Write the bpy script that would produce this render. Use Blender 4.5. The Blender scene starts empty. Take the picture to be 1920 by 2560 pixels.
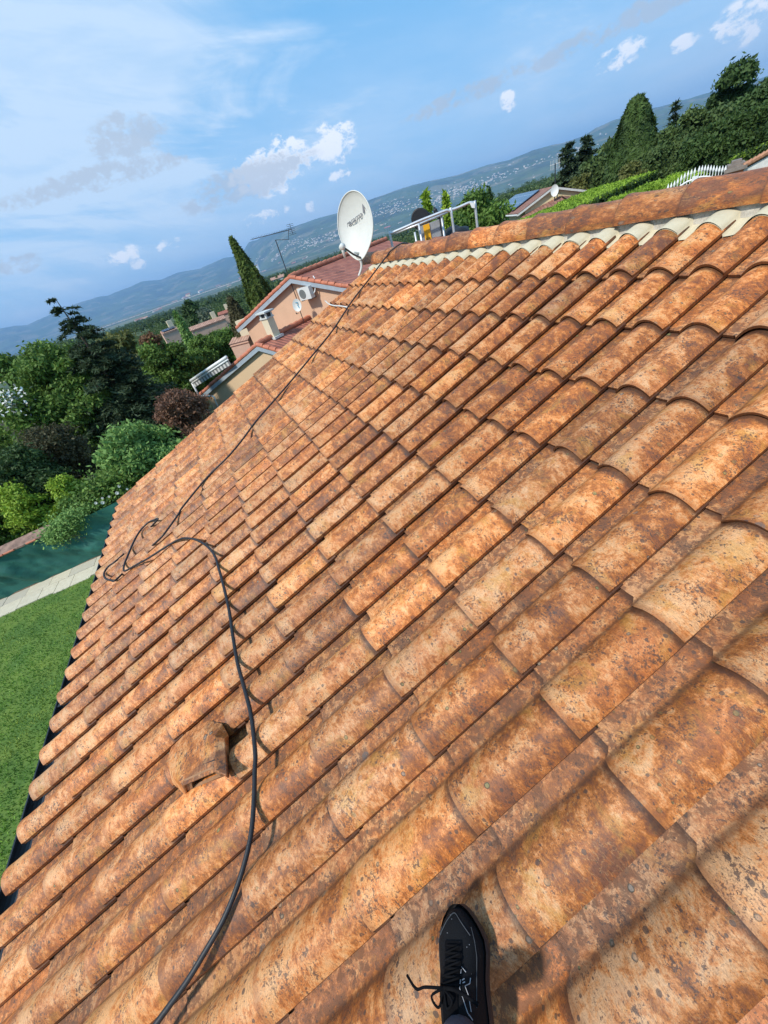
import bpy, math, random
import numpy as np
from mathutils import Vector, Matrix, noise as mnoise
R_ = math.radians
rng = np.random.default_rng(7)
random.seed(7)

# ------------------------------------------------------------------ camera
H0 = 5.3                                   # eye height over the lawn (m)
CM = np.array([[0.869539, -0.449069, 0.205523], [-0.418162, -0.448055, 0.790182], [-0.262761, -0.773035, -0.577385]])
CAM = np.array([0.0, 0.0, H0])
F = 962.0
def ray(u, v): return CM @ np.array([(u - 960) / F, (v - 1280) / F, 1.0])
def atd(u, v, d):
    r = ray(u, v); return CAM + r * (d / math.hypot(r[0], r[1]))
def atz(u, v, z):
    r = ray(u, v); return CAM + r * ((z - H0) / r[2])
def atpl(u, v, p0, nn):
    r = ray(u, v); return CAM + r * (np.dot(p0 - CAM, nn) / np.dot(r, nn))
def depth(p): return float((CM.T @ (np.asarray(p) - CAM))[2])

sc = bpy.context.scene
cam = bpy.data.cameras.new('camera'); cam_o = bpy.data.objects.new('camera', cam)
sc.collection.objects.link(cam_o)
right, up, back = CM @ [1, 0, 0], CM @ [0, -1, 0], CM @ [0, 0, -1]
mw = Matrix.Identity(4)
for i in range(3):
    mw[i][0], mw[i][1], mw[i][2], mw[i][3] = right[i], up[i], back[i], CAM[i]
cam_o.matrix_world = mw
cam.sensor_fit = 'VERTICAL'; cam.sensor_height = 36; cam.sensor_width = 27
cam.lens = F / 2560 * 36
cam.clip_start = 0.02; cam.clip_end = 60000
sc.camera = cam_o

# ------------------------------------------------------------------ light
SUN = np.array([-0.70, -0.24, 0.80]); SUN /= np.linalg.norm(SUN)
SUN_EL = math.asin(SUN[2]); SUN_AZ = math.atan2(SUN[0], SUN[1])
sl = bpy.data.lights.new('sun', 'SUN'); sl.energy = 3.7; sl.angle = R_(4.0); sl.color = (1, 0.95, 0.87)
so = bpy.data.objects.new('sun', sl); sc.collection.objects.link(so)
so.rotation_euler = Vector(-SUN).to_track_quat('-Z', 'Y').to_euler()
sc.view_settings.view_transform = 'Standard'; sc.view_settings.look = 'None'
sc.view_settings.exposure = 0.25; sc.view_settings.gamma = 1
sc.cycles.max_bounces = 6; sc.cycles.diffuse_bounces = 3; sc.cycles.transparent_max_bounces = 8
sc.cycles.volume_bounces = 0

# node helper -------------------------------------------------------
class NT:
    def __init__(s, tree): s.t = tree; s.n = tree.nodes; s.l = tree.links
    def node(s, typ, **kw):
        n = s.n.new(typ)
        for k, v in kw.items(): setattr(n, k, v)
        return n
    def put(s, sock, v):
        if isinstance(v, bpy.types.NodeSocket): s.l.new(v, sock)
        elif isinstance(v, (tuple, list)) and sock.type == 'RGBA' and len(v) == 3: sock.default_value = (*v, 1)
        else: sock.default_value = v
    def math(s, op, a, b=0.0, c=None, clamp=False):
        n = s.node('ShaderNodeMath', operation=op, use_clamp=clamp)
        s.put(n.inputs[0], a); s.put(n.inputs[1], b)
        if c is not None: s.put(n.inputs[2], c)
        return n.outputs[0]
    def mix(s, f, a, b, blend='MIX'):
        n = s.node('ShaderNodeMix', data_type='RGBA', blend_type=blend)
        s.put(n.inputs[0], f); s.put(n.inputs[6], a); s.put(n.inputs[7], b); return n.outputs[2]
    def step(s, x, a, b, lo=0.0, hi=1.0):
        n = s.node('ShaderNodeMapRange', interpolation_type='SMOOTHSTEP')
        s.put(n.inputs[0], x); s.put(n.inputs[1], a); s.put(n.inputs[2], b); s.put(n.inputs[3], lo); s.put(n.inputs[4], hi)
        return n.outputs[0]
    def noise(s, vec, scale, detail=4, rough=0.5, dist=0.0, out=0):
        n = s.node('ShaderNodeTexNoise'); s.put(n.inputs['Vector'], vec) if vec is not None else None
        s.put(n.inputs['Scale'], scale); s.put(n.inputs['Detail'], detail); s.put(n.inputs['Roughness'], rough); s.put(n.inputs['Distortion'], dist)
        return n.outputs[out]
    def voro(s, vec, scale, out='Distance', feature='F1', rnd=1.0):
        n = s.node('ShaderNodeTexVoronoi', feature=feature); s.put(n.inputs['Vector'], vec); s.put(n.inputs['Scale'], scale)
        s.put(n.inputs['Randomness'], rnd)
        return n.outputs[out]
    def vmul(s, vec, m):
        n = s.node('ShaderNodeVectorMath', operation='MULTIPLY'); s.put(n.inputs[0], vec); s.put(n.inputs[1], m); return n.outputs[0]
    def vadd(s, vec, m):
        n = s.node('ShaderNodeVectorMath', operation='ADD'); s.put(n.inputs[0], vec); s.put(n.inputs[1], m); return n.outputs[0]
    def dot(s, vec, m):
        n = s.node('ShaderNodeVectorMath', operation='DOT_PRODUCT'); s.put(n.inputs[0], vec); s.put(n.inputs[1], m); return n.outputs['Value']
    def ramp(s, f, stops, interp='LINEAR'):
        n = s.node('ShaderNodeValToRGB'); s.put(n.inputs[0], f); cr = n.color_ramp; cr.interpolation = interp
        while len(cr.elements) < len(stops): cr.elements.new(0.5)
        for e, (p, c) in zip(cr.elements, stops): e.position = p; e.color = (*c, 1)
        return n.outputs[0]
    def sep(s, vec):
        n = s.node('ShaderNodeSeparateXYZ'); s.put(n.inputs[0], vec); return n.outputs
    def comb(s, x, y, z):
        n = s.node('ShaderNodeCombineXYZ'); s.put(n.inputs[0], x); s.put(n.inputs[1], y); s.put(n.inputs[2], z); return n.outputs[0]
    def bump(s, h, strength=0.3, dist=0.01):
        n = s.node('ShaderNodeBump'); s.put(n.inputs['Strength'], strength); s.put(n.inputs['Distance'], dist); s.put(n.inputs['Height'], h); return n.outputs[0]

# ------------------------------------------------------------------ sky
world = bpy.data.worlds.new('World'); sc.world = world; world.use_nodes = True
W = NT(world.node_tree); W.n.clear()
sky = W.node('ShaderNodeTexSky', sky_type='NISHITA', sun_disc=False, sun_elevation=SUN_EL, sun_rotation=SUN_AZ)
sky.air_density = 1.0; sky.dust_density = 0.6; sky.ozone_density = 1.6; sky.altitude = 300
dirv = W.node('ShaderNodeTexCoord').outputs['Generated']
dx, dy, dz = W.sep(dirv)
den = W.math('ADD', W.math('MAXIMUM', dz, 0.0), 0.13)
pl = W.comb(W.math('DIVIDE', dx, den), W.math('DIVIDE', dy, den), 0.0)
def skydir(u, v):
    r = ray(u, v); return r / np.linalg.norm(r)
def blob(u, v, wa, wb, ang, soft=1.0):
    """elliptical patch of sky round the direction seen at (u, v): half sizes in radians, long axis tilted by ang from the horizon"""
    d = skydir(u, v); h = np.cross(d, [0, 0, 1]); h /= np.linalg.norm(h); w = np.cross(h, d)
    a = math.cos(ang) * h + math.sin(ang) * w; b = -math.sin(ang) * h + math.cos(ang) * w
    x = W.math('DIVIDE', W.dot(dirv, tuple(a)), wa); y = W.math('DIVIDE', W.dot(dirv, tuple(b)), wb)
    r2 = W.math('ADD', W.math('MULTIPLY', x, x), W.math('MULTIPLY', y, y))
    f = W.math('GREATER_THAN', W.dot(dirv, tuple(d)), 0.2)
    return W.math('MULTIPLY', W.step(r2, 1.0, 0.0), f)
skyc = W.mix(0.80, sky.outputs[0], (1.6, 4.8, 8.6))
# cirrus: streaks drawn out along the horizon, a milky veil to the left
q1 = W.comb(dx, dy, W.math('ADD', W.math('MULTIPLY', dz, 4.2), W.math('MULTIPLY', dx, 0.55)))
q2 = W.comb(dx, dy, W.math('ADD', W.math('MULTIPLY', dz, 5.5), W.math('MULTIPLY', dx, 0.9)))
str1 = W.noise(q1, 2.1, 9, 0.60, 0.55)
str2 = W.noise(q2, 4.6, 8, 0.62, 0.7)
broad = W.noise(q1, 0.95, 4, 0.5, 0.3)
fib = W.noise(W.comb(W.math('ADD', dx, W.math('MULTIPLY', dz, 1.3)), W.math('MULTIPLY', dy, 0.4), W.math('MULTIPLY', dz, 0.5)), 7.0, 8, 0.66, 0.5)
veil = W.math('MULTIPLY', W.step(str1, 0.42, 0.66), W.step(broad, 0.34, 0.60, 0.35, 1.0))
veil = W.math('ADD', W.math('MULTIPLY', veil, 0.75), W.math('MULTIPLY', W.step(str2, 0.48, 0.70), 0.38))
milk = W.math('ADD', W.math('MULTIPLY', blob(-40, 330, 0.95, 0.70, 0.2), 0.46), W.math('MULTIPLY', blob(320, 220, 0.18, 0.24, 0.3), 1.1))
milk = W.math('ADD', milk, W.math('MULTIPLY', blob(900, -120, 1.1, 0.34, 0.1), 0.50))
milk = W.math('ADD', milk, W.math('MULTIPLY', blob(450, 320, 0.17, 0.11, -0.55), 0.8))
milk = W.math('MULTIPLY', milk, W.step(fib, 0.30, 0.68, 0.50, 1.10))
blue = W.math('SUBTRACT', 1.0, W.math('MULTIPLY', blob(790, 290, 0.52, 0.22, 0.12), W.step(str1, 0.70, 0.42, 0.35, 1.0)))
veil = W.math('MULTIPLY', W.math('ADD', veil, milk), blue)
low = W.math('MULTIPLY', W.step(dz, 0.36, -0.02), 0.95)
veil = W.math('MAXIMUM', veil, W.math('MULTIPLY', low, W.step(str1, 0.30, 0.62, 0.62, 1.0)), clamp=True)
veil = W.math('MULTIPLY', veil, W.math('MULTIPLY', W.step(str2, 0.32, 0.62, 0.72, 1.0), W.step(str1, 0.32, 0.60, 0.78, 1.0)))
skyc = W.mix(W.math('MINIMUM', veil, 0.88), skyc, (5.7, 7.2, 9.0))
# cumulus puffs: noise-edged patches
cn = W.noise(W.vmul(dirv, (1, 1, 1.9)), 17, 9, 0.66, 0.3)
cb = W.noise(W.vmul(dirv, (1, 1, 1.5)), 48, 6, 0.66, 0.3)
def puffs(specs, lo, hi):
    tot = None
    for (u, v, wa, wb, an) in specs:
        b = blob(u, v, wa, wb, an); tot = b if tot is None else W.math('MAXIMUM', tot, b)
    x = W.math('ADD', tot, W.math('MULTIPLY', W.math('SUBTRACT', cn, 0.5), 4.2))
    x = W.math('ADD', x, W.math('MULTIPLY', W.math('SUBTRACT', cb, 0.5), 3.4))
    return W.math('MULTIPLY', W.step(x, lo, hi), W.step(tot, 0.0, 0.45))
white = puffs([(690, 415, .12, .050, 0.05), (835, 358, .06, .04, 0), (345, 662, .022, .014, 0), (310, 640, .05, .018, 0), (420, 610, .035, .014, 0),
               (1270, 252, .016, .020, 0.5), (777, 518, .016, .012, 0), (1712, 107, .026, .012, 0), (1545, 140, .05, .02, 0), (655, 545, .07, .014, 0), (1860, 55, .05, .03, 0), (850, 440, .03, .014, 0)], 0.30, 1.05)
grey = puffs([(620, 455, .17, .036, 0.05), (320, 338, .085, .036, 0.1), (250, 445, .2, .022, 0.02), (1190, 225, .16, .016, 0.02), (1560, 55, .2, .018, 0.02), (30, 665, .06, .018, 0)], 0.20, 1.15)
skyc = W.mix(W.math('MULTIPLY', white, 0.95), skyc, (8.9, 9.3, 10.0))
skyc = W.mix(W.math('MULTIPLY', grey, 0.75), skyc, (4.4, 5.2, 6.3))
bg = W.node('ShaderNodeBackground'); W.put(bg.inputs[0], skyc); bg.inputs[1].default_value = 0.102
wo = W.node('ShaderNodeOutputWorld'); W.l.new(bg.outputs[0], wo.inputs[0])

# ------------------------------------------------------------------ materials
def new_mat(name):
    m = bpy.data.materials.new(name); m.use_nodes = True
    N = NT(m.node_tree); N.n.clear()
    b = N.node('ShaderNodeBsdfPrincipled'); o = N.node('ShaderNodeOutputMaterial'); N.l.new(b.outputs[0], o.inputs[0])
    N.b = b; N.m = m; N.o = o
    return N
def objco(N): return N.node('ShaderNodeTexCoord').outputs['Object']
def geopos(N): return N.node('ShaderNodeNewGeometry').outputs['Position']
def simple(name, col, rough=0.6, var=0.15, scale=8, metal=0.0, bump=0.0, spec=0.5):
    N = new_mat(name); p = geopos(N)
    n = N.noise(p, scale, 6, 0.65); n2 = N.noise(p, scale * 6, 3, 0.6)
    f = N.math('ADD', N.math('MULTIPLY', n, 0.7), N.math('MULTIPLY', n2, 0.3))
    c = N.mix(N.step(f, 0.3, 0.7), tuple(x * (1 - var) for x in col), tuple(min(1, x * (1 + var)) for x in col))
    N.put(N.b.inputs['Base Color'], c); N.b.inputs['Roughness'].default_value = rough; N.b.inputs['Metallic'].default_value = metal
    N.b.inputs['Specular IOR Level'].default_value = spec
    if bump: N.put(N.b.inputs['Normal'], N.bump(f, bump, 0.01))
    return N.m
def attr(N, name, out='Vector'):
    a = N.node('ShaderNodeAttribute', attribute_name=name); return a.outputs[out]

def tile_material(name, ridge=False):
    N = new_mat(name)
    tp = attr(N, 'tp'); tc = attr(N, 'tc', 'Color')
    s, v, seed = N.sep(tp)
    tr, tg, tb = N.sep(tc)
    sd = N.math('MULTIPLY', seed, 9.7)
    P = N.comb(s, v, sd)
    big = N.noise(P, 12.0, 10, 0.76, 0.35)
    mid = N.noise(N.vadd(P, (3.1, 1.7, 0)), 46, 8, 0.78, 0.5)
    SN = N.math('DIVIDE', s, 0.218)                       # 0..1 across the tile
    VN = N.math('DIVIDE', v, 0.367)
    f = N.math('ADD', N.math('ADD', 0.055, N.math('MULTIPLY', N.math('SUBTRACT', big, 0.5), 1.05)), N.math('ADD', 0.48, N.math('MULTIPLY', N.math('SUBTRACT', mid, 0.5), 0.62)))
    # firing marks: the lower end stays pale, the upper end and the flank are browner
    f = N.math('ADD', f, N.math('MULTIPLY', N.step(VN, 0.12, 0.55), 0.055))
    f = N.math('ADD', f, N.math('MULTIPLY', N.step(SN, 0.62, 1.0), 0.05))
    f = N.math('ADD', f, N.math('MULTIPLY', N.math('SUBTRACT', tr, 0.5), 0.13))
    if ridge: f = N.math('ADD', f, 0.022)
    base = N.ramp(f, [(0.455, (0.60, 0.325, 0.150)), (0.54, (0.57, 0.255, 0.092)), (0.59, (0.49, 0.175, 0.050)),
                      (0.635, (0.38, 0.130, 0.028)), (0.69, (0.27, 0.088, 0.025)), (0.79, (0.16, 0.062, 0.030))])
    # kiln veins, light squiggles running across the tile
    q = N.comb(N.math('MULTIPLY', s, 1.0), N.math('MULTIPLY', v, 1.7), sd)
    vn = N.noise(N.vadd(q, (7.7, 2.2, 1.0)), 13, 3, 0.55, 2.6)
    vein = N.step(N.math('ABSOLUTE', N.math('SUBTRACT', vn, 0.5)), 0.022, 0.0)
    vm = N.step(N.noise(P, 7, 3, 0.5), 0.44, 0.6)
    base = N.mix(N.math('MULTIPLY', N.math('MULTIPLY', vein, vm), 0.35), base, (0.60, 0.34, 0.13))
    # red and ochre blushes
    red = N.step(N.noise(N.vadd(P, (1, 9, 4)), 6, 4, 0.6, 0.4), 0.54, 0.70)
    base = N.mix(N.math('MULTIPLY', red, 0.38), base, (0.46, 0.145, 0.045))
    och = N.step(N.noise(N.vadd(P, (5, 2, 8)), 8, 5, 0.65, 0.6), 0.53, 0.68)
    base = N.mix(N.math('MULTIPLY', och, 0.45), base, (0.45, 0.24, 0.05))
    # brushed grain across the tile
    gr = N.noise(N.comb(N.math('MULTIPLY', s, 0.45), N.math('MULTIPLY', v, 1.6), sd), 210, 4, 0.7, 0.4)
    gr2 = N.noise(P, 420, 2, 0.6)
    g = N.math('ADD', N.math('MULTIPLY', gr, 0.75), N.math('MULTIPLY', gr2, 0.45))
    base = N.mix(1.0, base, N.ramp(g, [(0.36, (0.34, 0.27, 0.22)), (0.52, (0.95, 0.95, 0.95)), (0.70, (1.36, 1.33, 1.26))]), 'MULTIPLY')
    # grime: purple-brown crust, heavy in the pan, blotchy on the hump
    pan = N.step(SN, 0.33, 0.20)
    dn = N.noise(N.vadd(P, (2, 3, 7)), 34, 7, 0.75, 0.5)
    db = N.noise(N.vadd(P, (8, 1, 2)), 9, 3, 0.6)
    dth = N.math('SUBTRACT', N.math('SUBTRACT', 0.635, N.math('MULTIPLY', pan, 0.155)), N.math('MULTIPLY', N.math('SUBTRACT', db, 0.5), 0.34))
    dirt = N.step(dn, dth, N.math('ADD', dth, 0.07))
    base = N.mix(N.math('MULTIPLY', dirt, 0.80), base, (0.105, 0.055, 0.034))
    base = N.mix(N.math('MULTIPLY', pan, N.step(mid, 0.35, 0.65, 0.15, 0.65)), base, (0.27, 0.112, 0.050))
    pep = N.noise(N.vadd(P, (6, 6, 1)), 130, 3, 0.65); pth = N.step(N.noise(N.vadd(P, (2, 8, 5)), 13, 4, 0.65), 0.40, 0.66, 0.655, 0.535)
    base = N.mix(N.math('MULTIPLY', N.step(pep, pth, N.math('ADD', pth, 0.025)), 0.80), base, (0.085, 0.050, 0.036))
    if not ridge:   # grime and painted-in gap shade where the next tile laps over, rusty worn lower rim
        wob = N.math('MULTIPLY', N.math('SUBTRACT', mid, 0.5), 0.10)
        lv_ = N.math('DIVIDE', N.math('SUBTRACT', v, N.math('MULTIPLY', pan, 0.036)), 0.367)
        lap_grime_shade = N.step(N.math('ADD', lv_, N.math('MULTIPLY', wob, 0.6)), 0.925, 0.995)
        base = N.mix(N.math('MULTIPLY', lap_grime_shade, 0.88), base, (0.075, 0.036, 0.022))
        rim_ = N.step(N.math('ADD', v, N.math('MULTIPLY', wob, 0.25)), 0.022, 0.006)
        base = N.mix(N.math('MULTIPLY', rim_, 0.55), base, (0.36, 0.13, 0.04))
        crease_shade = N.math('MULTIPLY', N.step(SN, 0.22, 0.265), N.step(SN, 0.345, 0.285))
        base = N.mix(N.math('MULTIPLY', crease_shade, 0.55), base, (0.10, 0.055, 0.036))  # shade in the crease beside the hump, painted dark
    pep2 = N.noise(N.vadd(P, (3, 1, 6)), 300, 2, 0.6)
    base = N.mix(N.math('MULTIPLY', N.step(pep2, N.math('SUBTRACT', pth, -0.02), N.math('ADD', pth, 0.06)), 0.65), base, (0.10, 0.055, 0.034))
    # lichen: black specks and round colonies with a dark rim
    def spots(scale, thr, rad, off):
        Q = N.vadd(P, off)
        wob = N.math('MULTIPLY', N.noise(Q, scale * 3, 2, 0.5), 0.16)
        d = N.math('ADD', N.voro(Q, scale), wob)
        c = N.sep(N.voro(Q, scale, 'Color'))
        on = N.math('GREATER_THAN', c[0], thr)
        rr = N.math('MULTIPLY', N.math('ADD', c[1], 0.45), rad)
        fill = N.math('MULTIPLY', N.step(d, rr, N.math('MULTIPLY', rr, 0.86)), on)
        rim = N.math('MULTIPLY', N.step(N.math('ABSOLUTE', N.math('SUBTRACT', d, N.math('MULTIPLY', rr, 0.86))), N.math('MULTIPLY', rr, 0.2), 0.0), on)
        return fill, rim, c[2]
    f1, r1, k1 = spots(48, 0.70, 0.28, (0, 0, 3))
    base = N.mix(N.math('MULTIPLY', f1, 0.78), base, (0.075, 0.052, 0.04))
    f2, r2, k2 = spots(30, 0.62, 0.23, (4, 1, 1))
    colny = N.mix(N.step(k2, 0.45, 0.55), (0.28, 0.24, 0.185), (0.22, 0.235, 0.085))
    clump = N.step(db, 0.40, 0.62, 0.25, 1.0)
    base = N.mix(N.math('MULTIPLY', N.math('MULTIPLY', f2, 0.75), clump), base, colny)
    base = N.mix(N.math('MULTIPLY', N.math('MULTIPLY', r2, 0.85), clump), base, (0.05, 0.045, 0.028))
    f3, r3, k3 = spots(9.5, 0.90, 0.20, (9, 5, 2))
    base = N.mix(N.math('MULTIPLY', f3, N.step(gr2, 0.35, 0.6, 0.35, 0.85)), base, (0.13, 0.115, 0.10))
    # tile to tile tint
    tint = N.mix(tg, (0.84, 0.86, 0.94), (1.16, 1.05, 0.90))
    base = N.mix(1.0, base, tint, 'MULTIPLY')
    lum = N.math('ADD', 0.80, N.math('MULTIPLY', tb, 0.36))
    base = N.mix(1.0, base, N.comb(lum, lum, lum), 'MULTIPLY')
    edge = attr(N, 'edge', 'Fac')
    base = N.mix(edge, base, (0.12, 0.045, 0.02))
    N.put(N.b.inputs['Base Color'], base)
    rgh = N.math('ADD', 0.36, N.math('MULTIPLY', mid, 0.30))
    rgh = N.math('ADD', rgh, N.math('MULTIPLY', dirt, 0.2))
    N.put(N.b.inputs['Roughness'], rgh); N.b.inputs['Specular IOR Level'].default_value = 0.42
    hgt = N.math('ADD', N.math('MULTIPLY', g, 0.35), N.math('ADD', N.math('MULTIPLY', dn, 0.5), N.math('MULTIPLY', f2, 0.25)))
    N.put(N.b.inputs['Normal'], N.bump(hgt, 0.65, 0.005))
    return N.m

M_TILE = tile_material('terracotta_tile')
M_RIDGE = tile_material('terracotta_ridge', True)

def leaf_mat(name, dark, light, var=0.35):
    N = new_mat(name)
    lv = attr(N, 'lv', 'Fac'); n = N.noise(geopos(N), 0.9, 3, 0.6)
    f = N.math('ADD', N.math('MULTIPLY', lv, 0.65), N.math('MULTIPLY', N.math('SUBTRACT', n, 0.35), 0.9), clamp=True)
    c = N.mix(f, dark, light)
    N.put(N.b.inputs['Base Color'], c); N.b.inputs['Roughness'].default_value = 0.62; N.b.inputs['Specular IOR Level'].default_value = 0.22
    tr = N.node('ShaderNodeBsdfTranslucent'); N.put(tr.inputs[0], N.mix(0.4, c, light))
    mx = N.node('ShaderNodeMixShader'); mx.inputs[0].default_value = 0.22
    N.l.new(N.b.outputs[0], mx.inputs[1]); N.l.new(tr.outputs[0], mx.inputs[2]); N.l.new(mx.outputs[0], N.o.inputs[0])
    return N.m
LM = dict(
    green=leaf_mat('leaf_green', (0.050, 0.099, 0.020), (0.206, 0.329, 0.060)),
    light=leaf_mat('leaf_light', (0.074, 0.156, 0.037), (0.329, 0.511, 0.140)),
    lime=leaf_mat('leaf_lime', (0.115, 0.203, 0.016), (0.446, 0.594, 0.068)),
    dark=leaf_mat('leaf_dark', (0.023, 0.050, 0.017), (0.099, 0.165, 0.046)),
    spruce=leaf_mat('leaf_spruce', (0.020, 0.039, 0.020), (0.090, 0.132, 0.062)),
    cypress=leaf_mat('leaf_cypress', (0.032, 0.065, 0.016), (0.135, 0.189, 0.035)),
    plum=leaf_mat('leaf_plum', (0.099, 0.050, 0.037), (0.329, 0.173, 0.099)),
    murk=leaf_mat('leaf_murk', (0.046, 0.043, 0.023), (0.140, 0.128, 0.056)),
    grey=leaf_mat('leaf_grey', (0.081, 0.108, 0.074), (0.257, 0.311, 0.203)),
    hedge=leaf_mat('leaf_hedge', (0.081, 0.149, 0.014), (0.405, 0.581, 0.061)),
    hedgedark=leaf_mat('leaf_hedge_dark', (0.022, 0.049, 0.014), (0.095, 0.155, 0.035)),  # dark evergreens, and hedge sides coloured darker for their shade
    olive=leaf_mat('leaf_olive', (0.061, 0.074, 0.020), (0.216, 0.223, 0.061)),
    rust=leaf_mat('leaf_rust', (0.121, 0.054, 0.024), (0.270, 0.149, 0.074)),
    wood=leaf_mat('leaf_wood', (0.037, 0.070, 0.023), (0.140, 0.198, 0.056)),
)
M_BARK = simple('bark', (0.14, 0.10, 0.07), 0.9, 0.35, 14, bump=0.5)
M_PALEBARK = simple('pale_bark', (0.36, 0.31, 0.24), 0.9, 0.25, 14, bump=0.4)
M_WALL = simple('peach_render', (0.66, 0.42, 0.27), 0.9, 0.05, 1.5)
M_WALL2 = simple('buff_render', (0.68, 0.48, 0.29), 0.9, 0.05, 1.5)
M_CREAM = simple('cream_render', (0.70, 0.60, 0.42), 0.9, 0.05, 1.5)
M_YELLOW = simple('yellow_render', (0.74, 0.62, 0.36), 0.9, 0.04, 1.5)
M_PINK = simple('pink_render', (0.60, 0.40, 0.30), 0.9, 0.08, 1.5)
M_FASCIA = simple('grey_fascia', (0.36, 0.41, 0.45), 0.5, 0.12, 5)
M_SOFFIT = simple('brown_soffit', (0.16, 0.09, 0.05), 0.8, 0.2, 6)
M_WHITE = simple('white_paint', (0.80, 0.80, 0.77), 0.4, 0.04, 3)
M_WHITEDIRT = simple('weathered_white', (0.62, 0.62, 0.58), 0.6, 0.18, 9)
M_BLACK = simple('black_rubber', (0.014, 0.014, 0.016), 0.55, 0.3, 40, bump=0.15)
M_GUTTER = simple('black_gutter', (0.020, 0.024, 0.028), 0.42, 0.4, 12)
M_ALU = simple('aluminium_tube', (0.62, 0.63, 0.64), 0.38, 0.12, 20, metal=0.55)
M_DARKMETAL = simple('dark_metal', (0.05, 0.05, 0.055), 0.5, 0.2, 10, metal=0.4)
M_ACBODY = simple('ac_body', (0.66, 0.66, 0.62), 0.5, 0.05, 5)
M_GRILLE = simple('grille', (0.16, 0.17, 0.16), 0.6, 0.2, 5)
M_MORTAR = simple('mortar', (0.46, 0.42, 0.35), 0.95, 0.3, 30, bump=0.5)

def roof_mat(name, lo, hi, course=0.35, col=0.22, dirm=(0, 1, 0)):
    """distant pantiles: object space x = across, y = up the slope"""
    N = new_mat(name); uv = attr(N, 'tp'); x, y, z = N.sep(uv)
    fx = N.math('FRACT', N.math('DIVIDE', x, col)); fy = N.math('FRACT', N.math('DIVIDE', y, course))
    cell = N.comb(N.math('FLOOR', N.math('DIVIDE', x, col)), N.math('FLOOR', N.math('DIVIDE', y, course)), z)
    wn = N.node('ShaderNodeTexWhiteNoise', noise_dimensions='3D'); N.put(wn.inputs[0], cell)
    c = N.mix(wn.outputs['Value'], lo, hi)
    n = N.noise(geopos(N), 2.2, 6, 0.7); c = N.mix(N.step(n, 0.45, 0.75, 0.0, 0.55), c, tuple(a * 0.55 for a in lo))
    N.put(N.b.inputs['Base Color'], c); N.b.inputs['Roughness'].default_value = 0.75
    h = N.math('ADD', N.math('SINE', N.math('MULTIPLY', fx, math.pi)), N.math('MULTIPLY', fy, -0.4))
    N.put(N.b.inputs['Normal'], N.bump(h, 0.9, 0.05))
    return N.m
M_ROOFRED = roof_mat('red_roof_tiles', (0.30, 0.095, 0.062), (0.42, 0.150, 0.095))
M_ROOFPINK = roof_mat('pink_roof_tiles', (0.36, 0.19, 0.13), (0.52, 0.31, 0.22))
M_ROOFBROWN = roof_mat('brown_roof_tiles', (0.22, 0.10, 0.07), (0.33, 0.16, 0.11))
M_VERGE = simple('verge_tile', (0.50, 0.165, 0.09), 0.75, 0.25, 4)
N = new_mat('solar_panel'); gp = attr(N, 'tp'); x, y, z = N.sep(gp)
gx = N.math('FRACT', N.math('DIVIDE', x, 1.0)); gy = N.math('FRACT', N.math('DIVIDE', y, 1.6))
ln = N.math('MAXIMUM', N.math('GREATER_THAN', gx, 0.95), N.math('GREATER_THAN', gy, 0.96))
N.put(N.b.inputs['Base Color'], N.mix(ln, (0.035, 0.05, 0.09), (0.35, 0.37, 0.4))); N.b.inputs['Roughness'].default_value = 0.15; M_SOLAR = N.m

N = new_mat('lawn_soil'); p = geopos(N); n = N.noise(p, 1.3, 6, 0.65); n2 = N.noise(p, 22, 4, 0.7)
N.put(N.b.inputs['Base Color'], N.mix(N.step(n, 0.35, 0.7), N.mix(n2, (0.035, 0.090, 0.010), (0.095, 0.180, 0.025)), N.mix(n2, (0.09, 0.16, 0.02), (0.19, 0.25, 0.035))))
N.b.inputs['Roughness'].default_value = 0.95; M_LAWN = N.m
N = new_mat('grass_blade'); lv = attr(N, 'lv', 'Fac'); n = N.noise(geopos(N), 1.1, 5, 0.65)
gc = N.mix(lv, (0.070, 0.165, 0.018), (0.190, 0.350, 0.045)); gc = N.mix(N.step(n, 0.46, 0.72, 0.0, 0.75), gc, (0.36, 0.40, 0.07))
N.put(N.b.inputs['Base Color'], gc); N.b.inputs['Roughness'].default_value = 0.6; N.b.inputs['Specular IOR Level'].default_value = 0.25; M_BLADE = N.m
N = new_mat('paving_slab'); p = geopos(N); lv = attr(N, 'lv', 'Fac')
c = N.mix(N.noise(p, 14, 6, 0.7), (0.40, 0.35, 0.24), (0.80, 0.72, 0.54)); c = N.mix(lv, c, N.mix(0.75, c, (0.34, 0.32, 0.28)))
N.put(N.b.inputs['Base Color'], c); N.b.inputs['Roughness'].default_value = 0.9; N.put(N.b.inputs['Normal'], N.bump(N.noise(p, 40, 5, 0.7), 0.5, 0.01)); M_SLAB = N.m
N = new_mat('green_netting'); p = geopos(N)
wv = N.noise(N.vmul(p, (2.2, 1, 5)), 1.4, 5, 0.6, 0.8)
N.put(N.b.inputs['Base Color'], N.mix(wv, (0.005, 0.060, 0.045), (0.026, 0.180, 0.130))); N.b.inputs['Roughness'].default_value = 0.7
N.put(N.b.inputs['Normal'], N.bump(N.noise(p, 300, 2, 0.5), 0.3, 0.003)); M_NET = N.m
N = new_mat('hill_ground'); p = geopos(N)
px_, py_, pz_ = N.sep(p)
big = N.noise(p, 0.0016, 6, 0.6, 0.4); cell = N.node('ShaderNodeTexVoronoi', feature='F1'); cell.inputs['Scale'].default_value = 0.0042
N.put(cell.inputs['Vector'], N.vadd(p, N.vmul(N.noise(p, 0.003, 3, 0.5, out=1), (160, 160, 0))))
cc = N.sep(cell.outputs['Color'])
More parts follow.
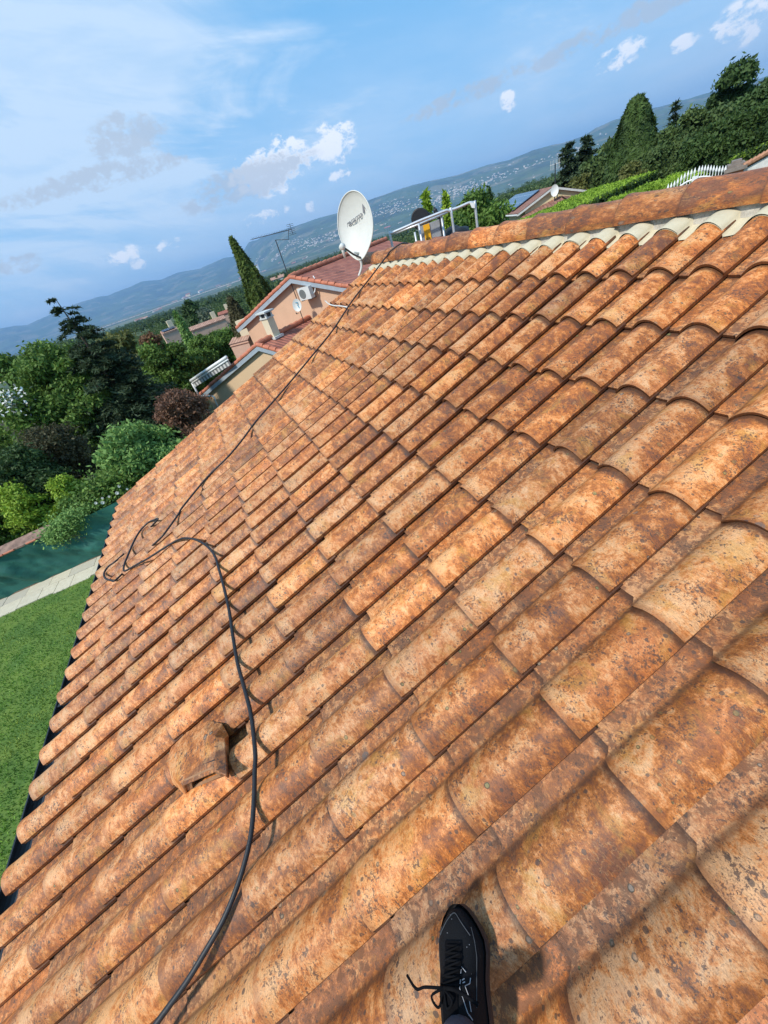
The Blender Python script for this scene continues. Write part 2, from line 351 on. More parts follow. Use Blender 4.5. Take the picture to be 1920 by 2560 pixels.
field = N.ramp(cc[0], [(0.0, (0.05, 0.09, 0.025)), (0.35, (0.09, 0.13, 0.04)), (0.6, (0.21, 0.19, 0.10)), (0.8, (0.07, 0.11, 0.035)), (0.95, (0.24, 0.21, 0.13))], 'CONSTANT')
wood = N.mix(N.noise(p, 0.02, 5, 0.7), (0.012, 0.026, 0.012), (0.045, 0.070, 0.026))
isw = N.step(N.noise(p, 0.0016, 8, 0.72, 0.5), 0.50, 0.42, 0.25, 1.0)
c = N.mix(isw, field, wood)
near = N.step(N.math('SQRT', N.math('ADD', N.math('MULTIPLY', px_, px_), N.math('MULTIPLY', py_, py_))), 900.0, 400.0)
c = N.mix(near, c, N.mix(N.noise(p, 0.3, 5, 0.7), (0.035, 0.055, 0.018), (0.085, 0.12, 0.035)))
N.put(N.b.inputs['Base Color'], c); N.b.inputs['Roughness'].default_value = 0.95; M_HILL = N.m

# ------------------------------------------------------------------ mesh tools
def tag(o, label=None, cat=None, group=None, kind=None):
    if label: o['label'] = label
    if cat: o['category'] = cat
    if group: o['group'] = group
    if kind: o['kind'] = kind
    return o
def empty(name, loc=(0, 0, 0), rz=0.0):
    o = bpy.data.objects.new(name, None); sc.collection.objects.link(o); o.location = tuple(float(a) for a in loc); o.rotation_euler = (0, 0, rz); return o
def link(name, me, parent=None, mats=None):
    if mats:
        for m in (mats if isinstance(mats, (list, tuple)) else [mats]): me.materials.append(m)
    o = bpy.data.objects.new(name, me); sc.collection.objects.link(o)
    if parent is not None:
        o.parent = parent; bpy.context.view_layer.update() if False else None
        o.matrix_parent_inverse = Matrix.Translation(parent.location).inverted() if parent.rotation_euler[2] == 0 else (Matrix.Translation(parent.location) @ Matrix.Rotation(parent.rotation_euler[2], 4, 'Z')).inverted()
    return o
class MB:
    """collects geometry in world coordinates and links it as one mesh"""
    def __init__(s): s.v = []; s.f = []; s.mi = []; s.n = 0; s.at = {}
    def add(s, verts, faces, mi=0, **at):
        verts = np.asarray(verts, float).reshape(-1, 3)
        for k, a in at.items(): s.at.setdefault(k, []).append((s.n, np.asarray(a, float)))
        s.v.append(verts); s.f += [tuple(i + s.n for i in f) for f in faces]; s.mi += [mi] * len(faces); s.n += len(verts); return s
    def box(s, c, h, ax=None, mi=0, **at):
        """centre, half sizes, 3 axes (rows)"""
        ax = np.eye(3) if ax is None else np.asarray(ax)
        c = np.asarray(c, float); V = []
        for i in (-1, 1):
            for j in (-1, 1):
                for k in (-1, 1): V.append(c + ax[0] * h[0] * i + ax[1] * h[1] * j + ax[2] * h[2] * k)
        F_ = [(0, 1, 3, 2), (4, 6, 7, 5), (0, 4, 5, 1), (2, 3, 7, 6), (0, 2, 6, 4), (1, 5, 7, 3)]
        return s.add(V, F_, mi, **at)
    def hexa(s, bot, top, mi=0):
        n = len(bot); V = list(bot) + list(top)
        F_ = [tuple(range(n))[::-1], tuple(range(n, 2 * n))] + [(i, (i + 1) % n, n + (i + 1) % n, n + i) for i in range(n)]
        return s.add(V, F_, mi)
    def tube(s, pts, r, seg=8, mi=0, cap=True, tw=None):
        pts = [np.asarray(p, float) for p in pts]; n = len(pts)
        rr = r if hasattr(r, '__len__') else [r] * n
        V = []; up_ = np.array([0.13, 0.21, 0.97]); prev = None
        for i, p in enumerate(pts):
            t = pts[min(i + 1, n - 1)] - pts[max(i - 1, 0)]; t /= (np.linalg.norm(t) + 1e-12)
            a = np.cross(t, up_) if prev is None else prev - t * np.dot(prev, t)
            if np.linalg.norm(a) < 1e-3: a = np.cross(t, [1, 0, 0])
            a /= np.linalg.norm(a); prev = a; b = np.cross(t, a)
            for k in range(seg):
                th = 2 * math.pi * k / seg; V.append(p + rr[i] * (math.cos(th) * a + math.sin(th) * b))
        F_ = [(i * seg + k, i * seg + (k + 1) % seg, (i + 1) * seg + (k + 1) % seg, (i + 1) * seg + k) for i in range(n - 1) for k in range(seg)]
        if cap: F_ += [tuple(range(seg))[::-1], tuple((n - 1) * seg + k for k in range(seg))]
        return s.add(V, F_, mi)
    def grid(s, P, mi=0, **at):
        """P: (a,b,3) array"""
        a, b = P.shape[:2]
        F_ = [(i * b + j, (i + 1) * b + j, (i + 1) * b + j + 1, i * b + j + 1) for i in range(a - 1) for j in range(b - 1)]
        return s.add(P.reshape(-1, 3), F_, mi, **at)
    def build(s, name, mats, parent=None, smooth=False, recalc=False):
        me = bpy.data.meshes.new(name); V = np.concatenate(s.v)
        me.from_pydata([tuple(v) for v in V], [], s.f)
        mats = mats if isinstance(mats, (list, tuple)) else [mats]
        me.polygons.foreach_set('material_index', s.mi)
        if smooth: me.polygons.foreach_set('use_smooth', [True] * len(s.f))
        for k, parts in s.at.items():
            dim = 3 if parts[0][1].ndim == 2 and parts[0][1].shape[-1] == 3 else 1
            arr = np.zeros((s.n, 3)) if dim == 3 else np.zeros(s.n)
            for st, a in parts: arr[st:st + len(a)] = a
            if dim == 3: me.attributes.new(k, 'FLOAT_VECTOR', 'POINT').data.foreach_set('vector', arr.ravel())
            else: me.attributes.new(k, 'FLOAT', 'POINT').data.foreach_set('value', arr)
        if recalc:
            import bmesh
            bm = bmesh.new(); bm.from_mesh(me); bmesh.ops.recalc_face_normals(bm, faces=bm.faces); bm.to_mesh(me); bm.free()
        me.update()
        return link(name, me, parent, mats)
def raw_mesh(name, V, quads, mats, parent=None, lv=None, smooth=False):
    """fast numpy quad mesh"""
    me = bpy.data.meshes.new(name); V = np.asarray(V, np.float32); Q = np.asarray(quads, np.int32)
    me.vertices.add(len(V)); me.vertices.foreach_set('co', V.ravel())
    me.loops.add(Q.size); me.loops.foreach_set('vertex_index', Q.ravel())
    me.polygons.add(len(Q)); me.polygons.foreach_set('loop_start', np.arange(len(Q), dtype=np.int32) * Q.shape[1])
    me.polygons.foreach_set('loop_total', np.full(len(Q), Q.shape[1], np.int32))
    if smooth: me.polygons.foreach_set('use_smooth', np.ones(len(Q), bool))
    me.update(calc_edges=True)
    if lv is not None: me.attributes.new('lv', 'FLOAT', 'POINT').data.foreach_set('value', np.asarray(lv, np.float32))
    return link(name, me, parent, mats)

# ------------------------------------------------------------------ terrain
def smooth01(x): x = np.clip(x, 0, 1); return x * x * (3 - 2 * x)
SKY_PX = [(-260, 960), (-120, 880), (0, 821), (39, 815), (69, 813), (131, 785), (185, 760), (247, 741), (270, 739), (355, 704), (401, 700), (444, 682), (501, 671), (559, 646), (602, 640), (622, 605), (685, 582),
          (743, 562), (842, 532), (878, 506), (914, 503), (986, 476), (1034, 462), (1146, 437), (1220, 412), (1275, 400), (1330, 375), (1410, 357), (1453, 341), (1490, 317), (1552, 298), (1638, 268), (1742, 240), (1912, 194), (2100, 130)]
_az = []; _el = []
for q in SKY_PX:
    r = ray(*q); _az.append(math.degrees(math.atan2(r[0], r[1]))); _el.append(math.degrees(math.atan2(r[2], math.hypot(r[0], r[1]))))
def sky_el(a): return np.interp(a, _az, _el)
def terrain(x, y):
    x = np.asarray(x, float); y = np.asarray(y, float)
    r = np.hypot(x, y); a = np.degrees(np.arctan2(x, y))
    lf = smooth01((52 - a) / 20)
    z = -0.6 * smooth01((r - 13) / 10) - (3.0 + 3.4 * lf) * smooth01((r - 17) / 45) - 3.5 * smooth01((r - 60) / 300) - 42 * smooth01((r - 300) / 2000)
    z = z + 2.6 * smooth01((a - 43) / 10) * smooth01((115 - a) / 20) * smooth01((r - 10.5) / 3.0) * smooth01((50 - r) / 20)      # the lane climbs on the right
    zv = z
    crest = np.interp(a, [-25, 0, 9, 14, 25, 40, 60, 80], [15000, 14000, 12500, 10000, 9000, 9500, 9000, 9000])
    base = crest * np.interp(a, [-25, 0, 9, 14, 40, 80], [0.62, 0.62, 0.60, 0.48, 0.45, 0.42])
    target = H0 + crest * np.tan(np.radians(sky_el(a)))
    t = np.clip((r - base) / (crest - base), 0, 1.6)
    rise = np.where(t < 1, smooth01(t) * 0.55 + 0.45 * t ** 1.3, 1 - 0.5 * (t - 1))
    return np.where(t > 0, zv + (target - zv) * rise, zv)
def tz(x, y): return float(terrain(x, y))
def ground_hit(u, v, d0=18.0):
    r = ray(u, v); r = r / math.hypot(r[0], r[1]); d = d0
    while d < 9000:
        p = CAM + r * d
        if p[2] <= tz(p[0], p[1]): return p, d
        d *= 1.01
    return CAM + r * 5000, 5000
azs = np.concatenate([np.linspace(-180, -30, 40)[:-1], np.linspace(-30, 75, 700), np.linspace(75, 180, 30)[1:]])
rs = np.concatenate([[0.0], np.geomspace(4, 1500, 90), np.linspace(1560, 26000, 200)])
A_, R__ = np.meshgrid(np.radians(azs), rs, indexing='ij')
X_, Y_ = np.sin(A_) * R__, np.cos(A_) * R__
Z_ = terrain(X_, Y_)
# spurs and gullies on the far hills
nz = np.array([[mnoise.fractal(Vector((float(X_[i, j]) / 900, float(Y_[i, j]) / 900, 0)), 1.0, 2.0, 5) if R__[i, j] > 3500 else 0.0 for j in range(len(rs))] for i in range(len(azs))])
hgt = Z_ + 60
Z_ = Z_ + nz * np.clip(hgt, 0, 300) * 0.22 * (1 - 0.75 * smooth01((hgt - 120) / 400)) - 0.03
na, nr = A_.shape
V = np.stack([X_, Y_, Z_], -1).reshape(-1, 3)
ii, jj = np.meshgrid(np.arange(na - 1), np.arange(nr - 1), indexing='ij')
Q = np.stack([ii * nr + jj, ii * nr + jj + 1, (ii + 1) * nr + jj + 1, (ii + 1) * nr + jj], -1).reshape(-1, 4)
g = raw_mesh('ground', V, Q, [M_HILL], smooth=True); tag(g, kind='structure')
g['label'] = 'valley floor and blue wooded hills reaching to the skyline'
# ------------------------------------------------------------------ the tiled roof underfoot
TH = R_(19.5); TW = 0.218; RB = 0.36737
SV = np.array([math.cos(TH), 0, math.sin(TH)]); NV = np.array([-math.sin(TH), 0, math.cos(TH)])
G0 = CAM + np.array([-2.03880441, 0.96485909, -2.03000528])      # right lower corner of the eave tile in column 0
def RP(c, r, h=0.0): return G0 + np.array([0, -c * TW, 0]) + SV * r * RB + NV * h
def onroof(u, v, h=0.0):
    r = ray(u, v); o = G0 + NV * h - CAM; s = np.dot(o, NV) / np.dot(r, NV); q = CAM + r * s - G0
    return -q[1] / TW, float(q @ SV) / RB
_ps = np.array([-0.12, -0.06, 0.0, 0.05, 0.12, 0.19, 0.235, 0.27, 0.31, 0.36, 0.42, 0.49, 0.56, 0.63, 0.70, 0.77, 0.84, 0.90, 0.95, 0.985, 1.0])
_ph = np.array([-0.028, -0.030, -0.031, -0.0315, -0.032, -0.0315, -0.029, -0.0215, -0.009, 0.005, 0.020, 0.032, 0.0395, 0.043, 0.0425, 0.0385, 0.031, 0.0215, 0.0115, 0.0035, 0.0])
def prof(s): return np.interp(s, _ps, _ph)
def tile_sheet(cols, rows, rs_, mirror=False):
    V, Qd, TP, TC, ED = [], [], [], [], []
    n = 0; ns = len(_ps)
    vv = np.array([0.0, 0.012, 0.10, 0.35, 0.70, 1.0, 1.13])
    for r in rows:
        rowj = rs_.normal(0, 0.0012)
        for c in cols:
            seed = rs_.uniform(0, 60); tc = rs_.uniform(0, 1, 3)
            dr = rs_.normal(0, 0.0034) + rowj; dh = abs(rs_.normal(0, 0.0018)); rot = rs_.normal(0, 0.009); tilt = rs_.normal(0, 0.004); dc = rs_.normal(0, 0.0012)
            S, Vv = np.meshgrid(_ps, vv, indexing='ij')
            lap = 0.036 * (1 - smooth01((S - 0.20) / 0.07))              # the pan stops short of the hump's lip
            lap = lap + 0.006 * smooth01((0.40 - S) / 0.14) * smooth01((S - 0.2) / 0.05)
            vm = lap + Vv * (RB - lap)
            taper = 1 - 0.035 * Vv * smooth01((S - 0.2) / 0.1)
            h = prof(S) * np.where(S > 0.3, taper, 1) - 0.0155 * Vv + 0.0035 * np.exp(-((Vv) / 0.035) ** 2) * (S > 0.3)
            h = h + dh + tilt * (S - 0.5) * TW + np.array([[mnoise.noise(Vector((s_ * 2 + seed, v_ * 2.2, seed))) for v_ in vv] for s_ in _ps]) * 0.0016
            def place(S, vm, h):
                y = (c - 1 + S) * TW + dc; x = vm + dr + rot * (S - 0.5) * TW
                return G0 + np.stack([np.zeros_like(y), -y, np.zeros_like(y)], -1) + SV * (r * RB + x)[..., None] + NV * h[..., None]
            P = place(S, vm, h); m = len(vv)
            def addgrid(P, S_, vm_, ed):
                nonlocal n
                a, b = P.shape[:2]
                i2, j2 = np.meshgrid(np.arange(a - 1), np.arange(b - 1), indexing='ij')
                q = np.stack([i2 * b + j2, i2 * b + j2 + 1, (i2 + 1) * b + j2 + 1, (i2 + 1) * b + j2], -1).reshape(-1, 4) + n
                if mirror: q = q[:, ::-1]
                V.append(P.reshape(-1, 3)); Qd.append(q); n += a * b
                TP.append(np.stack([S_ * TW, vm_, np.full(S_.shape, seed)], -1).reshape(-1, 3))
                TC.append(np.broadcast_to(tc, (a * b, 3))); ED.append(np.full(a * b, ed))
            addgrid(P, S, vm, 0.0)
            # lower lip (thickness of the clay)
            th = 0.0135
            S1 = np.stack([_ps, _ps], -1); v1 = np.stack([vm[:, 0] + 0.003, vm[:, 0]], -1); h1 = np.stack([h[:, 0] - th, h[:, 0]], -1)
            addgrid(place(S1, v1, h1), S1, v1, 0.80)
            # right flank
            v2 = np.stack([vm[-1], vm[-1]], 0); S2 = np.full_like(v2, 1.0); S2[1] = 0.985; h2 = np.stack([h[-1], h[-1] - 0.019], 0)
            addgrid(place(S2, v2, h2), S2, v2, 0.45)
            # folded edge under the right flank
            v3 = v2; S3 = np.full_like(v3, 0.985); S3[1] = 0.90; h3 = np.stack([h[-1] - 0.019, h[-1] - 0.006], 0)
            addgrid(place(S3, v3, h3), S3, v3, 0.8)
    V = np.concatenate(V)
    if mirror: V[:, 0] = 2 * RIDGE[0] - V[:, 0]
    return V, np.concatenate(Qd), np.concatenate(TP), np.concatenate(TC), np.concatenate(ED)
def link_tiles(name, dat, mat, parent):
    V, Qd, TP, TC, ED = dat
    o = raw_mesh(name, V, Qd, [mat], parent, smooth=True); me = o.data
    me.attributes.new('tp', 'FLOAT_VECTOR', 'POINT').data.foreach_set('vector', TP.astype(np.float32).ravel())
    c4 = np.concatenate([TC, np.ones((len(TC), 1))], 1).astype(np.float32)
    me.attributes.new('tc', 'FLOAT_COLOR', 'POINT').data.foreach_set('color', c4.ravel())
    me.attributes.new('edge', 'FLOAT', 'POINT').data.foreach_set('value', ED.astype(np.float32))
    return o
CFAR, CNEAR = -22, 11
RIDGE = RP(0, 13.5, 0)
house = empty('house', (RIDGE[0], 0, 0))
tag(house, 'long roof of weathered orange terracotta tiles being walked on, filling the view', 'house')
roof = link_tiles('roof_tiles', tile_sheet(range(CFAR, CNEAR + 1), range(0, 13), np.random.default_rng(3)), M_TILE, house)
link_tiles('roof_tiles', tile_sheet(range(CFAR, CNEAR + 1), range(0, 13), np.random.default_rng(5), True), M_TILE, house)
# boarding under the tiles and walls of the house
yfar = G0[1] - (CFAR - 1) * TW; ynear = G0[1] - CNEAR * TW
b = MB(); M_UNDER = simple('roof_underlay', (0.05, 0.03, 0.02), 0.95, 0.3, 10)
for sgn in (1, -1):
    e = RP(0, 0.10, -0.052); t = RP(0, 13.5, -0.052)
    q = [np.array([p_[0] if sgn == 1 else 2 * RIDGE[0] - p_[0], y_, p_[2]]) for p_, y_ in ((e, ynear), (e, yfar - 0.03), (t, yfar - 0.03), (t, ynear))]
    b.hexa([p_ - [0, 0, 0.03] for p_ in q], q)
b.build('roof_boarding', M_UNDER, house, recalc=True)
b = MB(); x0 = G0[0] + 0.42; x1 = 2 * RIDGE[0] - x0; yw = yfar - 0.22; zt = RP(0, 0, 0)[2] + 0.42 * math.tan(TH) - 0.12; zr = RIDGE[2] - 0.12
V = [(x0, yw, -0.3), (x1, yw, -0.3), (x1, yw, zt), (RIDGE[0], yw, zr), (x0, yw, zt)]
V2 = [(a_, ynear + 0.2, c_) for a_, _, c_ in V]
b.hexa(V, V2); b.build('wall', M_CREAM, house, recalc=True)
# gutter
b = MB(); gx = G0[0] - 0.045; gz = RP(0, 0, 0)[2] - 0.065; rg = 0.062
th = np.linspace(math.pi, 2 * math.pi, 11)
for rr_, fl in ((rg, 0), (rg - 0.004, 1)):
    P = np.array([[(gx + rr_ * math.cos(t), y_, gz + rr_ * math.sin(t)) for t in th] for y_ in np.linspace(ynear, yfar, 12)]); b.grid(P)
b.tube([(gx - rg, ynear, gz), (gx - rg, yfar, gz)], 0.008, 6); 
for y_ in np.arange(ynear + 0.3, yfar, 0.62): b.box((gx + 0.0, y_, gz - 0.004), (rg + 0.012, 0.012, 0.003))
b.hexa([(gx + rg, ynear, gz - 0.12), (gx + rg + 0.02, ynear, gz - 0.12), (gx + rg + 0.02, yfar, gz - 0.12), (gx + rg, yfar, gz - 0.12)], [(gx + rg, ynear, gz + 0.03), (gx + rg + 0.02, ynear, gz + 0.03), (gx + rg + 0.02, yfar, gz + 0.03), (gx + rg, yfar, gz + 0.03)])
b.build('gutter', M_GUTTER, house)
# ridge caps
CP = 1.745 * TW; V, Qd, TP, TC, ED = [], [], [], [], []; n = 0
yj0 = RP(-3.30, 13.4)[1]                       # a joint seen in the photograph
rs2 = np.random.default_rng(11)
k0 = math.ceil((ynear - yj0) / CP) - 1; k1 = math.ceil((yfar + 0.02 - yj0) / CP)
for k in range(k0, k1):
    seed = rs2.uniform(0, 60); tc = rs2.uniform(0, 1, 3); jx, jz = rs2.normal(0, 0.003, 2)
    ys = yj0 + k * CP + np.array([-0.01, 0.0, 0.010, 0.035, 0.22, CP - 0.04, CP + 0.0, CP + 0.010])
    # each cap flares towards its far end and laps over its neighbour
    rad = np.array([0.106, 0.106, 0.106, 0.108, 0.111, 0.1185, 0.1230, 0.1230]); an = np.linspace(-0.10, math.pi + 0.10, 19)
    lift = np.linspace(0.0, 0.004, len(ys))
    def ring(dr): return np.array([[(RIDGE[0] + jx + (rad[i] + dr) * math.cos(a_) * 1.03, ys[i], RIDGE[2] + jz + lift[i] + 0.002 + (rad[i] + dr) * (max(math.sin(a_), -1) ** 1 if math.sin(a_) < 0 else math.sin(a_)) * 1.0) for i in range(len(ys))] for a_ in an])
    P = ring(0); S_ = np.array([[rad[0] * a_ for _ in ys] for a_ in an]); Vm = np.array([[y_ - ys[0] for y_ in ys] for _ in an])
    def addg(P, s_, v_, ed, flip=False):
        global n
        a2, b2 = P.shape[:2]; i2, j2 = np.meshgrid(np.arange(a2 - 1), np.arange(b2 - 1), indexing='ij')
        q = np.stack([i2 * b2 + j2, (i2 + 1) * b2 + j2, (i2 + 1) * b2 + j2 + 1, i2 * b2 + j2 + 1], -1).reshape(-1, 4) + n
        if flip: q = q[:, ::-1]
        V.append(P.reshape(-1, 3)); Qd.append(q); n += a2 * b2
        TP.append(np.stack([v_ * 0.4 + 0.09, s_ * 1.0, np.full(s_.shape, seed)], -1).reshape(-1, 3)); TC.append(np.broadcast_to(tc, (a2 * b2, 3))); ED.append(np.broadcast_to(ed, (a2, b2)).ravel().astype(float))
    addg(P, S_, Vm, np.array([1.0, 1.0, 1.0, 0.25, 0.0, 0.0, 0.35, 0.9])[None, :], True)  # shade of the joint groove put into the edge colour
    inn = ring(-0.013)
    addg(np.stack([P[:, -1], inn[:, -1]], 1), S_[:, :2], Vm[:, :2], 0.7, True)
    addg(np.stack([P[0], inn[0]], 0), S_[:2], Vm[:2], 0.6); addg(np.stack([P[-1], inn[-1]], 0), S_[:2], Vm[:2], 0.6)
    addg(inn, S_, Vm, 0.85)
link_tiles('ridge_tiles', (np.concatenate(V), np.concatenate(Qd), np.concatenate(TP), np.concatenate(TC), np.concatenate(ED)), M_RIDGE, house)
b = MB(); b.hexa([(RIDGE[0] - 0.1, ynear, RIDGE[2] - 0.08), (RIDGE[0] + 0.1, ynear, RIDGE[2] - 0.08), (RIDGE[0] + 0.1, yfar - 0.04, RIDGE[2] - 0.08), (RIDGE[0] - 0.1, yfar - 0.04, RIDGE[2] - 0.08)],
       [(RIDGE[0] - 0.07, ynear, RIDGE[2] + 0.05), (RIDGE[0] + 0.07, ynear, RIDGE[2] + 0.05), (RIDGE[0] + 0.07, yfar - 0.04, RIDGE[2] + 0.05), (RIDGE[0] - 0.07, yfar - 0.04, RIDGE[2] + 0.05)])
b.build('ridge_bedding', M_MORTAR, house, recalc=True)
# pale wavy flashing dressed over the top course
N = new_mat('cream_flashing'); p = geopos(N)
d = N.voro(p, 26); sp = N.step(d, 0.10, 0.05); on = N.math('GREATER_THAN', N.sep(N.voro(p, 26, 'Color'))[0], 0.72)
c = N.mix(N.noise(p, 18, 6, 0.7), (0.46, 0.40, 0.27), (0.70, 0.62, 0.44)); c = N.mix(N.math('MULTIPLY', sp, on), c, (0.10, 0.09, 0.06))
N.put(N.b.inputs['Base Color'], c); N.b.inputs['Roughness'].default_value = 0.6; N.put(N.b.inputs['Normal'], N.bump(N.noise(p, 120, 4, 0.7), 0.3, 0.003)); M_FLASH = N.m
b = MB(); rs3 = np.random.default_rng(4)
ss = np.concatenate([np.linspace(0.0, 0.97, 17)])
cs = np.concatenate([(c_ - 1) + ss for c_ in range(CFAR, CNEAR + 1)]); vr = np.linspace(0.92, 1.42, 9)
ex = np.interp(cs, np.arange(-30, 20, 0.5), rs3.normal(0, 0.022, 100))
for top in (1, 0):
    P = np.zeros((len(cs), len(vr), 3))
    for i, c_ in enumerate(cs):
        s_ = c_ - math.floor(c_)
        for j, v_ in enumerate(vr):
            vv_ = v_ + (ex[i] + 0.03 * (0.5 - s_) * 0) * (1 - j / 8)
            fl = smooth01((v_ - 0.95) / 0.4) * 0.5
            h_ = prof(s_) * (1 - fl) + (0.012) * fl - 0.0155 * min(v_, 1.1) + 0.0075 * top + 0.002
            P[i, j] = RP(c_, 12 + vv_, h_)
    b.grid(P)
b.build('ridge_flashing', M_FLASH, house, smooth=True)
# ventilation hood moulded on a tile
def vpx(u, v, h): c, r = onroof(u, v, h); return RP(c, r, h)
T = dict(M1=(458, 1964, .100), M2=(540, 1927, .112), C=(568, 1938, .088), RB=(562, 1846, .066), CB=(536, 1842, .088), N=(508, 1822, .070), L3=(472, 1850, .068), L2=(442, 1884, .074), L1=(427, 1918, .078), L0=(437, 1946, .086))
Bs = dict(m1=(466, 1991, .012), c=(574, 1944, .020), rb=(572, 1838, .018), cb=(556, 1808, .036), n=(520, 1800, .036), l3=(466, 1830, .030), l2=(428, 1868, .012), l1=(413, 1912, .002), l0=(430, 1958, -.002))
pt = {k: vpx(*q) for k, q in {**T, **Bs}.items()}
keys = list(pt); ix = {k: i for i, k in enumerate(keys)}
pt['top'] = None; ctr = sum(pt[k] for k in ('M1', 'M2', 'CB', 'N', 'L3', 'L2', 'L1', 'L0')) / 8 + NV * 0.012; pt['top'] = ctr; keys = list(pt); ix = {k: i for i, k in enumerate(keys)}
ringk = ['M1', 'L0', 'L1', 'L2', 'L3', 'N', 'CB', 'M2']
F_ = [(ix[ringk[i]], ix[ringk[(i + 1) % 8]], ix['top']) for i in range(8)]
for a_, b_, c_, d_ in (('M1', 'm1', 'l0', 'L0'), ('L0', 'l0', 'l1', 'L1'), ('L1', 'l1', 'l2', 'L2'), ('L2', 'l2', 'l3', 'L3'), ('L3', 'l3', 'n', 'N'), ('N', 'n', 'cb', 'CB'), ('CB', 'cb', 'rb', 'RB'), ('RB', 'rb', 'c', 'C'), ('M2', 'CB', 'RB', 'C')):
    F_.append(tuple(ix[k] for k in (a_, b_, c_, d_)))
Vh = [pt[k] for k in keys]
b = MB(); tpv = np.array([[0.11 + (v_[1] - ctr[1]) * 0.5, 0.2 + (v_[0] - ctr[0]) * 0.8, 33.3] for v_ in Vh])
b.add(Vh, F_, 0, tp=tpv, edge=np.full(len(Vh), 0.0))
hood = b.build('vent_hood', M_TILE, house, smooth=True, recalc=True)
hood.data.attributes.new('tc', 'FLOAT_COLOR', 'POINT').data.foreach_set('color', np.tile([0.30, 0.45, 0.55, 1], len(hood.data.vertices)).astype(np.float32))
bv = hood.modifiers.new('solid', 'SOLIDIFY'); bv.thickness = 0.009; bv.offset = 1 if False else -1
bv = hood.modifiers.new('round', 'BEVEL'); bv.width = 0.010; bv.segments = 4; bv.limit_method = 'ANGLE'; bv.angle_limit = R_(14)
wnm = hood.modifiers.new('normals', 'WEIGHTED_NORMAL')
def lerp(a, b_, t): return a * (1 - t) + b_ * t
bb = MB(); lp = [pt['m1'], pt['M1'], pt['M2'], pt['C'], pt['c']]; inw = np.array([-0.25, 1.0, 0.1]); inw /= np.linalg.norm(inw)
bb.add([q + inw * 0.055 - NV * 0.012 for q in lp], [(0, 1, 2, 3, 4)]); bb.build('vent_throat_shade', M_DARKMETAL, hood)  # dark sheet standing in for the shade inside the hood
bb = MB(); cM = sum(lp) / 5
lq = [lerp(q, cM, 0.10) + inw * 0.012 for q in lp]; li = [lerp(q, cM, 0.36) + inw * 0.012 for q in lp]
for i in range(5): bb.hexa([lq[i], lq[(i + 1) % 5], li[(i + 1) % 5], li[i]], [q + inw * 0.014 for q in (lq[i], lq[(i + 1) % 5], li[(i + 1) % 5], li[i])])
mg = bb.build('vent_grille', simple('clay_frame', (0.30, 0.15, 0.07), 0.8, 0.3, 30), hood, recalc=True)

# ------------------------------------------------------------------ things lying on the roof
HC = 0.043
def hose_pt(u, v, hid=False, lift=0.0):
    h = -0.012 if hid else 0.0505 + lift
    c, r = onroof(u, v, h); return RP(c, r, h)
vis1 = [(120, 2960), (220, 2800), (320, 2665), (390, 2560), (463, 2460), (513, 2379), (559, 2298), (594, 2213), (617, 2136), (629, 2074), (635, 1997), (637, 1920), (638, 1882), (628.5, 1793), (613, 1727.5), (594, 1658), (582, 1589), (573, 1527),
        (559, 1465), (547.5, 1423), (536, 1388), (517, 1365), (493.5, 1351), (470, 1345.6), (447, 1349), (409, 1371), (370, 1396), (339, 1413), (320, 1424), (311, 1427), (309, 1420), (313, 1405), (320, 1388), (335, 1353), (351, 1326), (370, 1307), (385, 1300), (394, 1299)]
hid1 = [(360, 1335), (320, 1375)]
vis2 = [(289, 1403), (270, 1417), (260, 1434), (264, 1446), (277, 1451), (289, 1450)]
hid2 = [(320, 1420), (365, 1378)]
vis3 = [(401, 1345.6), (420, 1322), (447, 1284), (458, 1265.6), (518, 1193), (567, 1145), (603, 1103), (639, 1054.6), (681, 1006), (723, 958), (778, 892), (832, 825.5), (880, 753), (922, 699)]
pts = [hose_pt(*q) for q in vis1] + [hose_pt(*q, True) for q in hid1] + [hose_pt(*q) for q in vis2] + [hose_pt(*q, True) for q in hid2] + [hose_pt(*q) for q in vis3]
def ridge_pt(u, v, ang):   # on the ridge cap surface
    p_ = RIDGE.copy(); p0 = p_ + np.array([0.13 * math.cos(ang), 0, 0.13 * math.sin(ang)]); q = atpl(u, v, p0, np.array([math.cos(ang), 0, math.sin(ang)])); return q
pts += [hose_pt(958.5, 651, False, 0.05), ridge_pt(966, 642, 2.75), ridge_pt(977, 627, 2.3), ridge_pt(999, 611, 1.75), ridge_pt(1015, 608, 1.3)]
e = pts[-1]; pts += [e + [0.10, 0.02, -0.07], e + [0.3, 0.05, -0.2], e + [0.8, 0.2, -0.38]]
def catmull(P, k=6):
    P = [np.asarray(p_) for p_ in P]; P = [2 * P[0] - P[1]] + P + [2 * P[-1] - P[-2]]; out = []
    for i in range(1, len(P) - 2):
        for j in range(k):
            t = j / k; out.append(0.5 * ((2 * P[i]) + (-P[i - 1] + P[i + 1]) * t + (2 * P[i - 1] - 5 * P[i] + 4 * P[i + 1] - P[i + 2]) * t * t + (-P[i - 1] + 3 * P[i] - 3 * P[i + 1] + P[i + 2]) * t ** 3))
    return out + [P[-2]]
b = MB(); b.tube(catmull(pts), 0.0086, 10)
tag(b.build('hose', M_BLACK, smooth=True), 'long black rubber hose snaking across the orange roof tiles from foot to ridge', 'hose')
b = MB(); wp = [(813, 752), (822, 760), (835, 764), (850, 765), (868, 768)]
P = [RP(*onroof(*q, 0.050), 0.050) for q in wp]; b.tube(catmull(P, 5), 0.008, 6)
tag(b.build('cable', M_WHITEDIRT, smooth=True), 'short white cable end lying on the tiles near the far roof edge', 'cable')

